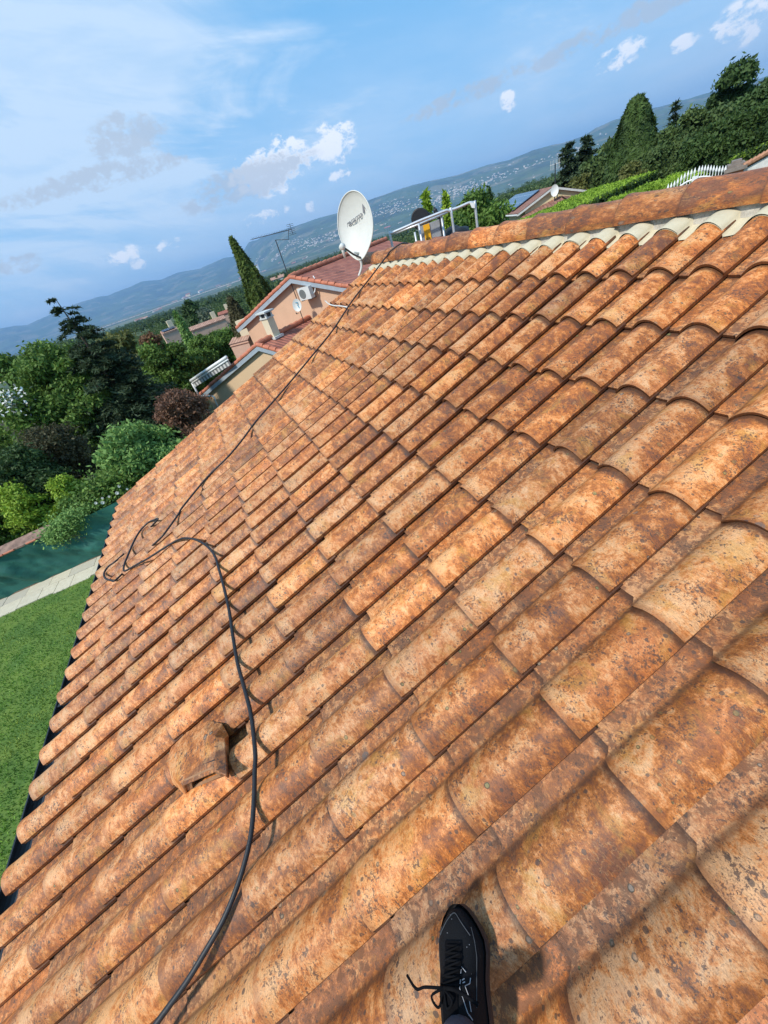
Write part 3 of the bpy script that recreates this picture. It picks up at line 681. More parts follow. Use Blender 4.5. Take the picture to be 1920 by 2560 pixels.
# satellite dish on the far gable ---------------------------------
M_DISH = simple('dish_white', (0.62, 0.62, 0.57), 0.55, 0.05, 7)
dish = empty('satellite_dish', RP(-24.3, 13.3, -0.3)); tag(dish, 'big white oval satellite dish at the far end of the ridge', 'satellite dish')
DP = atd(888, 563, 6.5)                      # centre of the bowl
pc = DP
va = math.atan2(DP[0], DP[1]); daz = va + math.pi + R_(34); del_ = R_(12)
dn = np.array([math.sin(daz) * math.cos(del_), math.cos(daz) * math.cos(del_), math.sin(del_)])
dxv = np.cross([0, 0, 1], dn); dxv /= np.linalg.norm(dxv); dyv = np.cross(dn, dxv)
# roll the bowl a little so that its long axis leans as photographed
ro = R_(0); dxv, dyv = math.cos(ro) * dxv + math.sin(ro) * dyv, -math.sin(ro) * dxv + math.cos(ro) * dyv
sc_ = depth(DP) / F
HWd, HHd = 43.5 * sc_ / math.cos(R_(34)) * 1.02, 66 * sc_ * 1.02
b = MB(); nr_, na_ = 14, 48
for side in (0, 1):
    P = np.zeros((nr_, na_ + 1, 3))
    for i in range(nr_):
        q = i / (nr_ - 1)
        for j in range(na_ + 1):
            t = 2 * math.pi * j / na_; cx_ = math.cos(t); sy_ = math.sin(t)
            point = 1.0 + 0.10 * max(0, -sy_) ** 8; wid = 1.0 - 0.10 * max(0, -sy_) ** 2
            x = HWd * q * cx_ * wid; y = HHd * q * sy_ * point
            dz_ = 0.085 * (q * q - 1) - (0.012 if side else 0) + (0.008 * max(0, (q - 0.94) / 0.06))
            P[i, j] = DP + dxv * x + dyv * y + dn * dz_
    b.grid(P)
rim = [DP + dxv * HWd * math.cos(t) * (1.0 - 0.10 * max(0, -math.sin(t)) ** 2) + dyv * HHd * math.sin(t) * (1 + 0.10 * max(0, -math.sin(t)) ** 8) + dn * 0.004 for t in np.linspace(0, 2 * math.pi, 61)]
b.tube(rim, 0.008, 6, cap=False)
bowl = b.build('bowl', M_DISH, dish, smooth=True)
tx = bpy.data.curves.new('lettering', 'FONT'); tx.body = 'fracarro'; tx.size = 0.095; tx.shear = 0.35; tx.align_x = 'CENTER'; tx.extrude = 0.0008; tx.offset = 0.0012
dg = None
def text_mesh(name, curve, origin, ax, ay, mat, parent):
    o = bpy.data.objects.new('tmp', curve); sc.collection.objects.link(o); me = bpy.data.meshes.new_from_object(o); bpy.data.objects.remove(o)
    az_ = np.cross(ax, ay)
    for v_ in me.vertices: v_.co = Vector(origin + ax * v_.co[0] + ay * v_.co[1] + az_ * v_.co[2])
    return link(name, me, parent, mat)
M_INK = simple('grey_ink', (0.16, 0.16, 0.17), 0.6, 0.1, 5)
tl = R_(12); axx = math.cos(tl) * dxv + math.sin(tl) * dyv; ayy = -math.sin(tl) * dxv + math.cos(tl) * dyv
text_mesh('lettering', tx, DP - dxv * 0.055 + dyv * 0.045 - dn * 0.055, axx, ayy, M_INK, bowl)
tx2 = bpy.data.curves.new('emblem', 'FONT'); tx2.body = 'R'; tx2.size = 0.15; tx2.shear = 0.3; tx2.offset = 0.006; tx2.extrude = 0.0008; tx2.align_x = 'CENTER'
text_mesh('emblem', tx2, DP + dxv * 0.165 + dyv * 0.115 - dn * 0.040, axx, ayy, M_INK, bowl)
lo = DP - dyv * HHd * 1.03
armend = atpl(864, 622, lo + dn * 0.40, np.array([math.sin(va), math.cos(va), 0]))
b = MB(); b.tube([lo - dn * 0.02, lo * 0.5 + armend * 0.5 - dyv * 0.01, armend], 0.012, 6); b.build('feed_arm', M_DARKMETAL, dish)
b = MB(); lnb = atpl(855, 618, armend, np.array([math.sin(va), math.cos(va), 0])); tdir = (DP - lnb) / np.linalg.norm(DP - lnb)
b.tube([lnb - tdir * 0.03, lnb - tdir * 0.02, lnb + tdir * 0.03, lnb + tdir * 0.035], [0.022, 0.036, 0.040, 0.018], 12)
b.tube([lnb, lnb + [0, 0, -0.05], lnb + [0.0, 0, -0.13]], [0.024, 0.02, 0.012], 8); b.build('lnb', M_DISH, dish, smooth=True)
b = MB(); bs = [atd(u, v, 6.45) for u, v in ((884, 632), (892, 640), (901, 652), (904, 664), (902, 676), (897, 690))]
bk_ = DP - dn * 0.13 - dyv * 0.2
b.tube(catmull([bk_, DP - dyv * HHd * 0.85 - dn * 0.12] + bs), 0.016, 8); b.build('mast', M_DISH, dish, smooth=True)

# shoe and shin of the person on the roof ---------------------------
person = empty('person', RP(3.9, 5.5, 0)); tag(person, 'person standing on the tiles in a black laced sports shoe and dark sock', 'person')
hs = 0.050
toe = RP(*onroof(1152, 2266, hs), hs); mid_s = RP(*onroof(1172, 2440, hs), hs)
fd = mid_s - toe; fd /= np.linalg.norm(fd)            # from toe to heel
fu = NV.copy(); fs = np.cross(fd, fu); fs /= np.linalg.norm(fs)
base_h = 0.004
def am(a): return a * 0.56 if a < 0.2 else 0.112 + (a - 0.2) * 1.25
def sp(a, s_, h_):
    a = am(a); return toe + fd * a + fs * s_ + fu * (h_ - hs + 0.045)
L_ = 0.292
st = [  # along, half width, shift, top height, sole half width
    (0.000, 0.005, 0.002, 0.018, 0.009), (0.006, 0.013, 0.002, 0.032, 0.017), (0.018, 0.021, 0.001, 0.043, 0.026), (0.038, 0.032, 0.001, 0.052, 0.037), (0.065, 0.042, 0.0, 0.060, 0.047),
    (0.095, 0.0495, -0.001, 0.066, 0.0545), (0.125, 0.049, -0.002, 0.073, 0.054), (0.155, 0.0455, -0.002, 0.083, 0.050), (0.185, 0.0425, -0.001, 0.096, 0.046), (0.210, 0.041, 0.0, 0.106, 0.044),
    (0.235, 0.040, 0.0, 0.108, 0.043), (0.262, 0.037, 0.0, 0.104, 0.041), (0.282, 0.029, 0.0, 0.096, 0.034), (0.292, 0.012, 0.0, 0.082, 0.020)]
b = MB(); na_ = 20; P = np.zeros((len(st), na_ + 1, 3))
for i, (a_, hw, sh, tp_, sw) in enumerate(st):
    for j in range(na_ + 1):
        t = math.pi * j / na_; cx_ = math.cos(t); sy_ = math.sin(t)
        P[i, j] = sp(a_, sh + hw * (abs(cx_) ** 0.75) * np.sign(cx_), 0.020 + (tp_ - 0.020) * (sy_ ** 0.72))
b.grid(P); b.add(list(P[0]) , [tuple(range(na_ + 1))]); b.add(list(P[-1]), [tuple(range(na_ + 1))])
N = new_mat('black_mesh_fabric'); p = geopos(N)
fn = N.voro(p, 900); n = N.noise(p, 60, 4, 0.6); dd = N.voro(p, 150, 'Distance'); don = N.math('GREATER_THAN', N.sep(N.voro(p, 150, 'Color'))[0], 0.90)
c = N.mix(n, (0.004, 0.004, 0.005), (0.007, 0.007, 0.008)); c = N.mix(N.math('MULTIPLY', N.step(dd, 0.13, 0.08), don), c, (0.30, 0.30, 0.31))
N.put(N.b.inputs['Base Color'], c); N.b.inputs['Roughness'].default_value = 0.8; N.b.inputs['Specular IOR Level'].default_value = 0.2; N.put(N.b.inputs['Normal'], N.bump(fn, 0.5, 0.001)); M_SHOE = N.m
shoe = b.build('shoe', M_SHOE, person, smooth=True)
b = MB(); P = np.zeros((len(st), 2 * 6, 3))
ring_ = [(1, 0.026), (1.05, 0.019), (1.03, 0.006), (0.9, 0.0), (-0.9, 0.0), (-1.03, 0.006), (-1.05, 0.019), (-1, 0.026)]
P = np.array([[sp(a_ * 1.03 - 0.008, sh + sw * k_, h_) for k_, h_ in ring_] for (a_, hw, sh, tp_, sw) in st]); b.grid(P); b.add(list(P[0]), [tuple(range(8))]); b.add(list(P[-1]), [tuple(range(8))])
b.build('sole', M_BLACK, shoe, smooth=True)
# toe cap seam, laces, eyelets, tongue
M_LACE = simple('black_lace', (0.006, 0.006, 0.007), 0.95, 0.3, 60, spec=0.08); M_SEAM = simple('grey_seam', (0.050, 0.052, 0.056), 0.7, 0.1, 60)
def surf(a_, k_):   # a_ along, k_ -1..1 across the top
    A = [q[0] for q in st]; hw = np.interp(a_, A, [q[1] for q in st]); sh = np.interp(a_, A, [q[2] for q in st]); tp_ = np.interp(a_, A, [q[3] for q in st])
    t = math.acos(max(-1, min(1, np.sign(k_) * abs(k_) ** (1 / 0.75)))); return sp(a_, sh + hw * k_, 0.020 + (tp_ - 0.020) * (math.sin(t) ** 0.72) + 0.0012)
b = MB()
b.tube([surf(0.016 + 0.060 * abs(k_) ** 2.4, k_ * 0.80) for k_ in np.linspace(-1, 1, 33)], 0.0009, 5)
for sg in (-1, 1): b.tube([surf(a_, sg * k_) for a_, k_ in ((0.055, 0.93), (0.09, 0.88), (0.13, 0.90), (0.17, 0.93), (0.22, 0.93))], 0.0009, 5)
b.build('seam', M_SEAM, shoe)
b = MB()
for i in range(6):
    a_ = 0.100 + i * 0.018; w_ = 0.34 + 0.03 * i
    b.tube([surf(a_, k_ * w_) + fu * (0.004 * (1 - k_ * k_)) for k_ in np.linspace(-1, 1, 7)], 0.0022, 6)
    if i < 5:
        b.tube([surf(a_ + 0.018 * (k_ + 1) / 2, k_ * w_) + fu * 0.006 for k_ in np.linspace(-1, 1, 7)], 0.0018, 6)
kn = surf(0.196, 0.25) + fu * 0.008
b.tube(catmull([kn, kn + fs * 0.04 + fu * 0.004, kn + fs * 0.065 - fu * 0.004 + fd * 0.004, kn + fs * 0.090 - fu * 0.012 - fd * 0.012], 5), [0.0026] * 16, 6)
b.tube(catmull([kn, kn - fs * 0.022 + fu * 0.004, kn - fs * 0.042 + fu * 0.0 + fd * 0.006, kn - fs * 0.068 - fu * 0.006 + fd * 0.018], 5), [0.0032] * 15 + [0.0042], 6)
b.tube(catmull([kn, kn - fs * 0.02 + fd * 0.014 + fu * 0.008, kn - fs * 0.006 + fd * 0.024 + fu * 0.004, kn], 5), 0.0022, 6)
b.tube(catmull([kn, kn + fs * 0.024 + fd * 0.010 + fu * 0.008, kn + fs * 0.012 + fd * 0.024 + fu * 0.004, kn], 5), 0.0022, 6)
b.build('lace', M_LACE, shoe, smooth=True)
b = MB(); P = np.array([[surf(a_, k_ * 0.40) + fu * 0.0022 for k_ in np.linspace(-1, 1, 9)] for a_ in np.linspace(0.088, 0.235, 16)]); b.grid(P); b.build('tongue', simple('black_tongue', (0.004, 0.004, 0.005), 0.95, 0.3, 60, spec=0.1), shoe, smooth=True)
# angular outline emblem on the outer flank
M_REFL = simple('silver_print', (0.34, 0.34, 0.36), 0.4, 0.1, 60)
def emb(pts_): return [surf(a_, k_) + fu * 0.001 for a_, k_ in pts_]
b = MB()
for sgm in ([(0.165, -0.42), (0.150, -0.42), (0.162, -0.62)], [(0.178, -0.45), (0.196, -0.47), (0.222, -0.72), (0.230, -0.84)], [(0.176, -0.80), (0.188, -0.80), (0.192, -0.66), (0.206, -0.78), (0.222, -0.82)], [(0.176, -0.60), (0.179, -0.52)], [(0.183, -0.64), (0.185, -0.56)]):
    b.tube(emb(sgm), 0.0009, 5)
b.build('emblem', M_REFL, shoe)
# sock and trouser leg
ank = sp(0.248, 0, 0.094)
M_SOCK = simple('dark_sock', (0.05, 0.048, 0.066), 0.95, 0.2, 80); M_TROU = simple('black_trousers', (0.012, 0.012, 0.015), 0.85, 0.4, 16, bump=0.3)
legd = np.array([0.10, -0.42, 1.0]); legd /= np.linalg.norm(legd)
b = MB(); b.tube([ank - fu * 0.03, ank + legd * 0.03, ank + legd * 0.10], [0.034, 0.036, 0.039], 16); b.build('sock', M_SOCK, person, smooth=True)

# ------------------------------------------------------------------ neighbouring houses
def gable_house(name, label, adeg, D, peak, eave, length, mats, base_z=None, over=0.35, wallin=0.55, parts=True, verge=True, gutter=True, fb=0.19):
    """house whose gable front lies in the vertical plane with outward normal at azimuth adeg+180, D metres off; peak and left eave given as seen"""
    a = R_(adeg); nn = np.array([math.sin(a), math.cos(a), 0]); w = np.array([math.cos(a), -math.sin(a), 0]); z = np.array([0, 0, 1.0])
    p0 = CAM + nn * D
    Pk = atpl(*peak, p0, nn); Le = atpl(*eave, p0, nn)
    hw = float((Pk - Le) @ w); dzp = float((Pk - Le)[2]); pitch = math.atan2(dzp, hw)
    Re = Pk + w * hw - z * dzp
    gz = tz(Pk[0], Pk[1]) - 0.6 if base_z is None else base_z
    root = empty(name, (Pk[0], Pk[1], gz)); tag(root, label, 'house')
    t = 0.16
    sl = [(-w * math.cos(pitch) - z * math.sin(pitch)), (w * math.cos(pitch) - z * math.sin(pitch))]
    L = hw / math.cos(pitch)
    b = MB()
    for k in (0, 1):
        s_ = sl[k]; up_ = np.cross(nn, s_) if k == 0 else np.cross(s_, nn)
        if up_[2] < 0: up_ = -up_
        q = [Pk, Pk + s_ * L, Pk + s_ * L + nn * length, Pk + nn * length]
        tp = [(0, L, k), (0, 0, k), (length, 0, k), (length, L, k)]
        b.add([p_ + up_ * 0.0 for p_ in q], [(0, 1, 2, 3)] if k == 0 else [(3, 2, 1, 0)], 0, tp=tp)
    rf = b.build('roof', mats['roof'], root, recalc=True)
    # underside, fascia and gutters
    b = MB()
    for k in (0, 1):
        s_ = sl[k]; b.hexa([Pk - z * t + nn * 0.02, Pk + s_ * L - z * t + nn * 0.02, Pk + s_ * L - z * t + nn * length, Pk - z * t + nn * length],
                           [Pk - z * 0.02 + nn * 0.02, Pk + s_ * L - z * 0.02 + nn * 0.02, Pk + s_ * L - z * 0.02 + nn * length, Pk - z * 0.02 + nn * length])
    b.build('soffit', M_SOFFIT, rf, recalc=True)
    b = MB()
    for k in (0, 1):
        s_ = sl[k]
        b.hexa([Pk - z * (fb + 0.02) - nn * 0.03, Pk + s_ * L - z * (fb + 0.02) - nn * 0.03, Pk + s_ * L - z * (fb + 0.02) + nn * 0.012, Pk - z * (fb + 0.02) + nn * 0.012],
               [Pk - z * 0.03 - nn * 0.03, Pk + s_ * L - z * 0.03 - nn * 0.03, Pk + s_ * L - z * 0.03 + nn * 0.012, Pk - z * 0.03 + nn * 0.012])
    b.build('bargeboard', mats['fascia'], rf, recalc=True)
    if verge:
        b = MB(); nt = max(6, int(L / 0.36)); rs_ = np.random.default_rng(9)
        for k in (0, 1):
            s_ = sl[k]
            for i in range(nt):
                c0 = Pk + s_ * (L * i / nt); c1 = Pk + s_ * (L * (i + 1) / nt + 0.02); jj = rs_.normal(0, 0.006)
                lift = 0.03; r0, r1 = 0.085, 0.10
                b.tube([c0 + z * (lift + jj) + nn * 0.03, c1 + z * (lift + jj + 0.022) + nn * 0.03], [r0, r1], 10)
        b.build('verge_tiles', M_VERGE, rf)
        b = MB(); nt = max(4, int(length / 0.40))
        for i in range(nt):
            b.tube([Pk + nn * (length * i / nt) + z * 0.05, Pk + nn * (length * (i + 1) / nt + 0.02) + z * 0.072], [0.10, 0.12], 10)
        b.build('ridge_tiles', M_VERGE, rf)
    wi = wallin; ov = over
    zs = Pk[2] - z[2] * 0.10
    def wp(s_, n_): return Pk + w * s_ + nn * n_
    hwi = hw - wi; ze = Pk[2] - 0.10 - hwi * math.tan(pitch)
    b = MB(); V = [np.array([*(wp(-hwi, ov)[:2]), gz]), np.array([*(wp(hwi, ov)[:2]), gz]), np.array([*(wp(hwi, ov)[:2]), ze]), np.array([*(wp(0, ov)[:2]), zs]), np.array([*(wp(-hwi, ov)[:2]), ze])]
    b.hexa(V, [v_ + nn * (length - 2 * ov) for v_ in V]); b.build('wall', mats['wall'], root, recalc=True)
    if gutter:
        for k in (0, 1):
            b = MB(); b.tube([Pk + sl[k] * (L + 0.05) - z * 0.08, Pk + sl[k] * (L + 0.05) - z * 0.08 + nn * length], 0.06, 8)
            b.build('gutter', mats['fascia'], rf)
    return dict(root=root, nn=nn, w=w, z=z, Pk=Pk, sl=sl, L=L, pitch=pitch, p0=p0, wall0=p0 + nn * ov, gz=gz, hw=hw)
def c2(x, y): return (550 + x * .2411, 560 + y * .2411)
MN = dict(roof=M_ROOFRED, wall=M_WALL, fascia=M_FASCIA)
nb_ = gable_house('neighbour_house', 'peach rendered neighbour house with red tiled gable roof beyond the far roof edge', 57, 15.4, c2(725, 560), c2(178, 1085), 9.0, MN, base_z=-0.8, over=0.20)
nn, w_, z_ = nb_['nn'], nb_['w'], nb_['z']
low = gable_house('lean_house_wing', 'low peach wing with red tiled roof joined to the front of the neighbour house', 57, 15.4 - 3.55, c2(383, 1262), (497, 992), 3.7 + 0.3, dict(roof=M_ROOFRED, wall=M_WALL2, fascia=M_FASCIA), base_z=-0.8, over=0.13)
low['root'].name = 'house_wing'; low['root']['category'] = 'house wing'
# chimney on the wing ridge
cb = atpl(668, 842, low['Pk'], low['w'])      # on the ridge line plane
s_ch = 1.15
cb = low['Pk'] + nn * s_ch
ch = empty('chimney', cb - z_ * 0.2); tag(ch, 'square cream chimney with slab cap on the low wing roof', 'chimney')
b = MB(); ctop = atpl(*c2(440, 985), cb, nn)[2]
b.box((cb[0], cb[1], (cb[2] - 0.35 + ctop) / 2), (0.20, 0.20, (ctop - cb[2] + 0.35) / 2), [w_, nn, z_]); b.build('stack', M_CREAM, ch)
b = MB(); b.box((cb[0], cb[1], ctop + 0.02), (0.24, 0.24, 0.025), [w_, nn, z_])
for i in (-1, 1):
    for j in (-1, 1): b.box(cb + [0, 0, ctop - cb[2] + 0.12] + w_ * 0.165 * i + nn * 0.165 * j - np.array([0, 0, 0]), (0.04, 0.04, 0.10), [w_, nn, z_])
b.box((cb[0], cb[1], ctop + 0.25), (0.30, 0.30, 0.03), [w_, nn, z_]); b.build('cap', M_WHITEDIRT, ch)
b = MB(); b.box((cb[0], cb[1], ctop + 0.12), (0.16, 0.16, 0.09), [w_, nn, z_]); b.build('flue', M_DARKMETAL, ch)
b = MB(); b.box((cb + w_ * 0.0 + nn * 0.0) + [0, 0, -0.02], (0.32, 0.28, 0.05), [w_, nn, z_]); b.build('flashing', M_WHITEDIRT, ch)
# air conditioner on the gable wall
P0 = nb_['wall0']
ac = atpl(*c2(893, 715), P0 - nn * 0.30, nn); A = empty('air_conditioner', ac); tag(A, 'white air conditioner unit hung high on the peach gable wall', 'air conditioner')
b = MB(); b.box(ac, (0.36, 0.14, 0.25), [w_, nn, z_]); b.build('casing', M_ACBODY, A)
b = MB(); fc = ac - nn * 0.143 - w_ * 0.11
b.tube([fc + nn * 0.004, fc - nn * 0.012], 0.19, 28); b.build('fan_grille', M_GRILLE, A)
b = MB()
for i in (-1, 1): b.box(ac + w_ * 0.25 * i - z_ * 0.265 + nn * 0.08, (0.02, 0.24, 0.02), [w_, nn, z_])
b.build('bracket', M_DARKMETAL, A)
b = MB(); P1 = [ac + w_ * 0.36 + nn * 0.05 - z_ * 0.1, ac + w_ * 0.47 + nn * 0.12, ac + w_ * 0.55 + nn * 0.26 + z_ * 0.35, ac + w_ * 0.5 + nn * 0.28 + z_ * 0.55]
b.tube(catmull(P1), 0.028, 8); b.build('pipe', M_WHITE, A, smooth=True)
# TV aerial
mb_ = atpl(*c2(800, 790), P0 - nn * 0.12, nn); mt = atpl(*c2(578, 165), P0 - nn * 0.12, nn)
an = empty('tv_aerial', mb_); tag(an, 'thin mast with a long comb TV aerial above the peach gable', 'tv aerial')
b = MB(); mx = np.array([mb_[0], mb_[1], mt[2]]); b.tube([mb_, mx], 0.022, 8); b.build('mast', M_DARKMETAL, an)
bl = atpl(*c2(330, 160), mx - nn * 0.0, nn); br = atpl(*c2(740, 55), mx, nn)
b = MB(); bd = (br - bl); b.tube([bl, br], 0.014, 6); b.tube([mx, mx * 0.3 + br * 0.7 - z_ * 0.25, br * 0.93 + bl * 0.07], 0.012, 6)
ncx = 24
for i in range(ncx):
    q = bl + bd * ((i + 0.5) / ncx); L2 = 0.16
    b.tube([q - nn * L2, q + nn * L2], 0.006, 4); b.tube([q, q + z_ * 0.07], 0.005, 4)
for i in range(-3, 4): b.tube([br + z_ * (0.06 * i) - nn * 0.22, br + z_ * (0.06 * i) + nn * 0.22], 0.006, 4)
b.tube([br - z_ * 0.2, br + z_ * 0.2], 0.01, 5)
b.build('antenna_comb', M_DARKMETAL, an)
# small dish
sdp = atpl(*c2(798, 842), P0 - nn * 0.75, nn); sd = empty('satellite_dish', sdp - z_ * 0.5); tag(sd, 'small round white satellite dish standing in front of the peach gable', 'satellite dish')
tocam = (CAM - sdp); tocam /= np.linalg.norm(tocam); dnn = tocam * 0.75 + np.array([-0.45, -0.15, 0.2]); dnn /= np.linalg.norm(dnn)
dxs = np.cross(z_, dnn); dxs /= np.linalg.norm(dxs); dys = np.cross(dnn, dxs)
b = MB()
for sgn_ in (0, 1):
    P = np.array([[sdp + dxs * (0.22 * q * math.cos(t)) + dys * (0.27 * q * math.sin(t)) + dnn * (0.05 * (q * q - 1) - 0.01 * sgn_) for t in np.linspace(0, 2 * math.pi, 33)] for q in np.linspace(0, 1, 8)]); b.grid(P)
bw = b.build('bowl', M_DISH if 'M_DISH' in globals() else M_WHITE, sd, smooth=True)
b = MB(); b.tube([sdp - dnn * 0.06, sdp - dnn * 0.12 - z_ * 0.25, sdp - dnn * 0.12 - z_ * 0.75], 0.02, 8); b.tube([sdp - dys * 0.33, sdp - dys * 0.38 + dnn * 0.3], 0.01, 6); b.tube([sdp - dys * 0.38 + dnn * 0.28, sdp - dys * 0.34 + dnn * 0.36], 0.025, 8)
b.build('stand', M_DARKMETAL, sd)
b = MB(); b.tube([sdp + dys * 0.12 - dnn * 0.02 - dxs * 0.05, sdp + dys * 0.10 - dnn * 0.02 + dxs * 0.06, sdp - dys * 0.02 + dnn * -0.03 + dxs * 0.03, sdp - dys * 0.14 - dnn * 0.02 + dxs * 0.07], 0.018, 4)
b.build('marking', simple('blue_print', (0.10, 0.35, 0.50), 0.5, 0.1, 5), bw)
# awning at the left end of the wing
lp0 = low['p0']
AWP = lp0 - nn * 0.25 - 0 * w_
al = atpl(477, 952, AWP, nn); ar = atpl(566, 893, AWP, nn)
aw = empty('awning', al * 0.5 + ar * 0.5); tag(aw, 'white roller awning with grey striped valance at the left end of the low wing', 'awning')
dirl = ar - al; dirl /= np.linalg.norm(dirl); dnr = np.cross(dirl, nn); dnr /= np.linalg.norm(dnr)
if dnr[2] < 0: dnr = -dnr
b = MB(); b.tube([al, ar], 0.075, 14); b.tube([al - dnr * 0.12, ar - dnr * 0.12], 0.045, 10); b.build('roller_case', M_WHITE, aw, smooth=True)
for cix, (nm_, mt_) in enumerate((('valance', M_WHITEDIRT), ('valance_stripe', simple('grey_stripe', (0.20, 0.20, 0.20), 0.8, 0.1, 5)))):
    b = MB(); ns_ = 26; Lr = np.linalg.norm(ar - al)
    for i in range(cix, ns_, 2):
        q0, q1 = al + dirl * Lr * (i / ns_), al + dirl * Lr * ((i + 1) / ns_)
        b.hexa([q0 - dnr * 0.15, q1 - dnr * 0.15, q1 - dnr * 0.36, q0 - dnr * 0.36], [q + nn * 0.01 for q in (q0 - dnr * 0.15, q1 - dnr * 0.15, q1 - dnr * 0.36, q0 - dnr * 0.36)])
    b.build(nm_, mt_, aw, recalc=True)
b = MB(); b.tube([atpl(480, 958, AWP, nn), atpl(494, 983, AWP, nn), atpl(522, 1034, AWP, nn), atpl(536, 1062, AWP, nn)], 0.05, 8)
b.tube(catmull([atpl(508, 990, AWP, nn), atpl(528, 990, AWP, nn), atpl(536, 994, AWP, nn), atpl(542, 1010, AWP, nn), atpl(552, 1030, AWP, nn)], 4), 0.04, 8); b.build('frame', M_WHITE, aw, smooth=True)

# house with the solar panels ------------------------------------
def c4(x, y): return (1260 + x * .3978, 150 + y * .3978)
MS = dict(roof=M_ROOFBROWN, wall=M_YELLOW, fascia=M_WHITEDIRT)
so1 = gable_house('solar_house', 'yellow house with brown tiled roof carrying a long solar panel beyond the ridge', 26, 36, c4(312, 792), c4(88, 965), 9.5, MS, base_z=-4, verge=False, fb=0.14, over=0.2)
w1, n1, zz_ = so1['w'], so1['nn'], np.array([0, 0, 1.0]); wp0 = so1['wall0']
pa, pb_, pc_ = atpl(*c4(104, 984), wp0, n1), atpl(*c4(352, 853), wp0, n1), atpl(*c4(478, 860), wp0, n1)
for nm_, a_, c_, dr_ in (('porch_roof', pa, pb_, 0.62), ('side_roof', pb_ + w1 * 0.05, pc_, 0.42)):
    b = MB(); q = [a_, c_, c_ - n1 * 2.0 - zz_ * dr_, a_ - n1 * 2.0 - zz_ * dr_]; L = float(np.linalg.norm(c_ - a_))
    b.add(q, [(0, 1, 2, 3)], 0, tp=[(0, 2, 0), (L, 2, 0), (L, 0, 0), (0, 0, 0)])
    b.add([p_ - zz_ * 0.12 for p_ in q], [(3, 2, 1, 0)], 0, tp=[(0, 0, 0)] * 4)
    pr = b.build(nm_, M_ROOFBROWN, so1['root'])
    b = MB(); b.hexa([q[3] - zz_ * 0.16, q[2] - zz_ * 0.16, q[2] - zz_ * 0.16 - n1 * 0.05, q[3] - zz_ * 0.16 - n1 * 0.05], [q[3], q[2], q[2] - n1 * 0.05, q[3] - n1 * 0.05]); b.build('bargeboard', M_WHITEDIRT, pr, recalc=True)
b = MB(); s_ = so1['sl'][0]; upn = np.cross(so1['nn'], s_); upn = upn if upn[2] > 0 else -upn
q = [so1['Pk'] + s_ * (so1['L'] * t_) + so1['nn'] * n_ + upn * 0.12 for t_, n_ in ((0.10, 2.2), (0.10, 9.0), (0.90, 9.0), (0.90, 2.2))]
b.add(q, [(0, 1, 2, 3)], 0, tp=[(0, 4, 0), (7, 4, 0), (7, 0, 0), (0, 0, 0)])
b.add([p_ - upn * 0.06 for p_ in q] + q, [(0, 1, 5, 4), (1, 2, 6, 5), (2, 3, 7, 6), (3, 0, 4, 7)], 0)
b.build('solar_panel', M_SOLAR, so1['root'], recalc=True)
sdp = atpl(*c4(318, 820), so1['p0'] - so1['nn'] * 0.3, so1['nn']); sd2 = empty('satellite_dish', sdp); tag(sd2, 'tiny white satellite dish on the gable of the yellow solar panel house', 'satellite dish')
b = MB(); tc_ = (CAM - sdp) / np.linalg.norm(CAM - sdp); dxs = np.cross(z_, tc_); dxs /= np.linalg.norm(dxs); dys = np.cross(tc_, dxs)
P = np.array([[sdp + dxs * (0.26 * q * math.cos(t)) + dys * (0.34 * q * math.sin(t)) + tc_ * 0.08 * q * q for t in np.linspace(0, 2 * math.pi, 25)] for q in np.linspace(0, 1, 6)]); b.grid(P); b.build('bowl', M_WHITE, sd2, smooth=True)
b = MB(); b.tube([sdp - tc_ * 0.05, sdp - tc_ * 0.3 - z_ * 0.3, sdp - z_ * 0.9], 0.03, 6); b.build('stand', M_DARKMETAL, sd2)
mb2 = atpl(*c4(322, 790), so1['p0'], so1['nn']); mt2 = atpl(*c4(317, 650), so1['p0'], so1['nn'])
an2 = empty('tv_aerial', mb2); tag(an2, 'slim aerial mast rising from the peak of the yellow solar panel house', 'tv aerial')
mt2 = np.array([mb2[0], mb2[1], mt2[2]]); b = MB(); b.tube([mb2 - z_ * 0.5, mt2], 0.035, 6); b.build('mast', M_DARKMETAL, an2)
b = MB(); b.tube([mt2 - so1['w'] * 0.35 - z_ * 0.05, mt2 + so1['w'] * 0.35 - z_ * 0.05], 0.02, 5)
for i in range(-3, 4): b.tube([mt2 + so1['w'] * 0.1 * i - z_ * 0.3, mt2 + so1['w'] * 0.1 * i + z_ * 0.2], 0.012, 4)
b.build('antenna_comb', M_WHITEDIRT, an2)

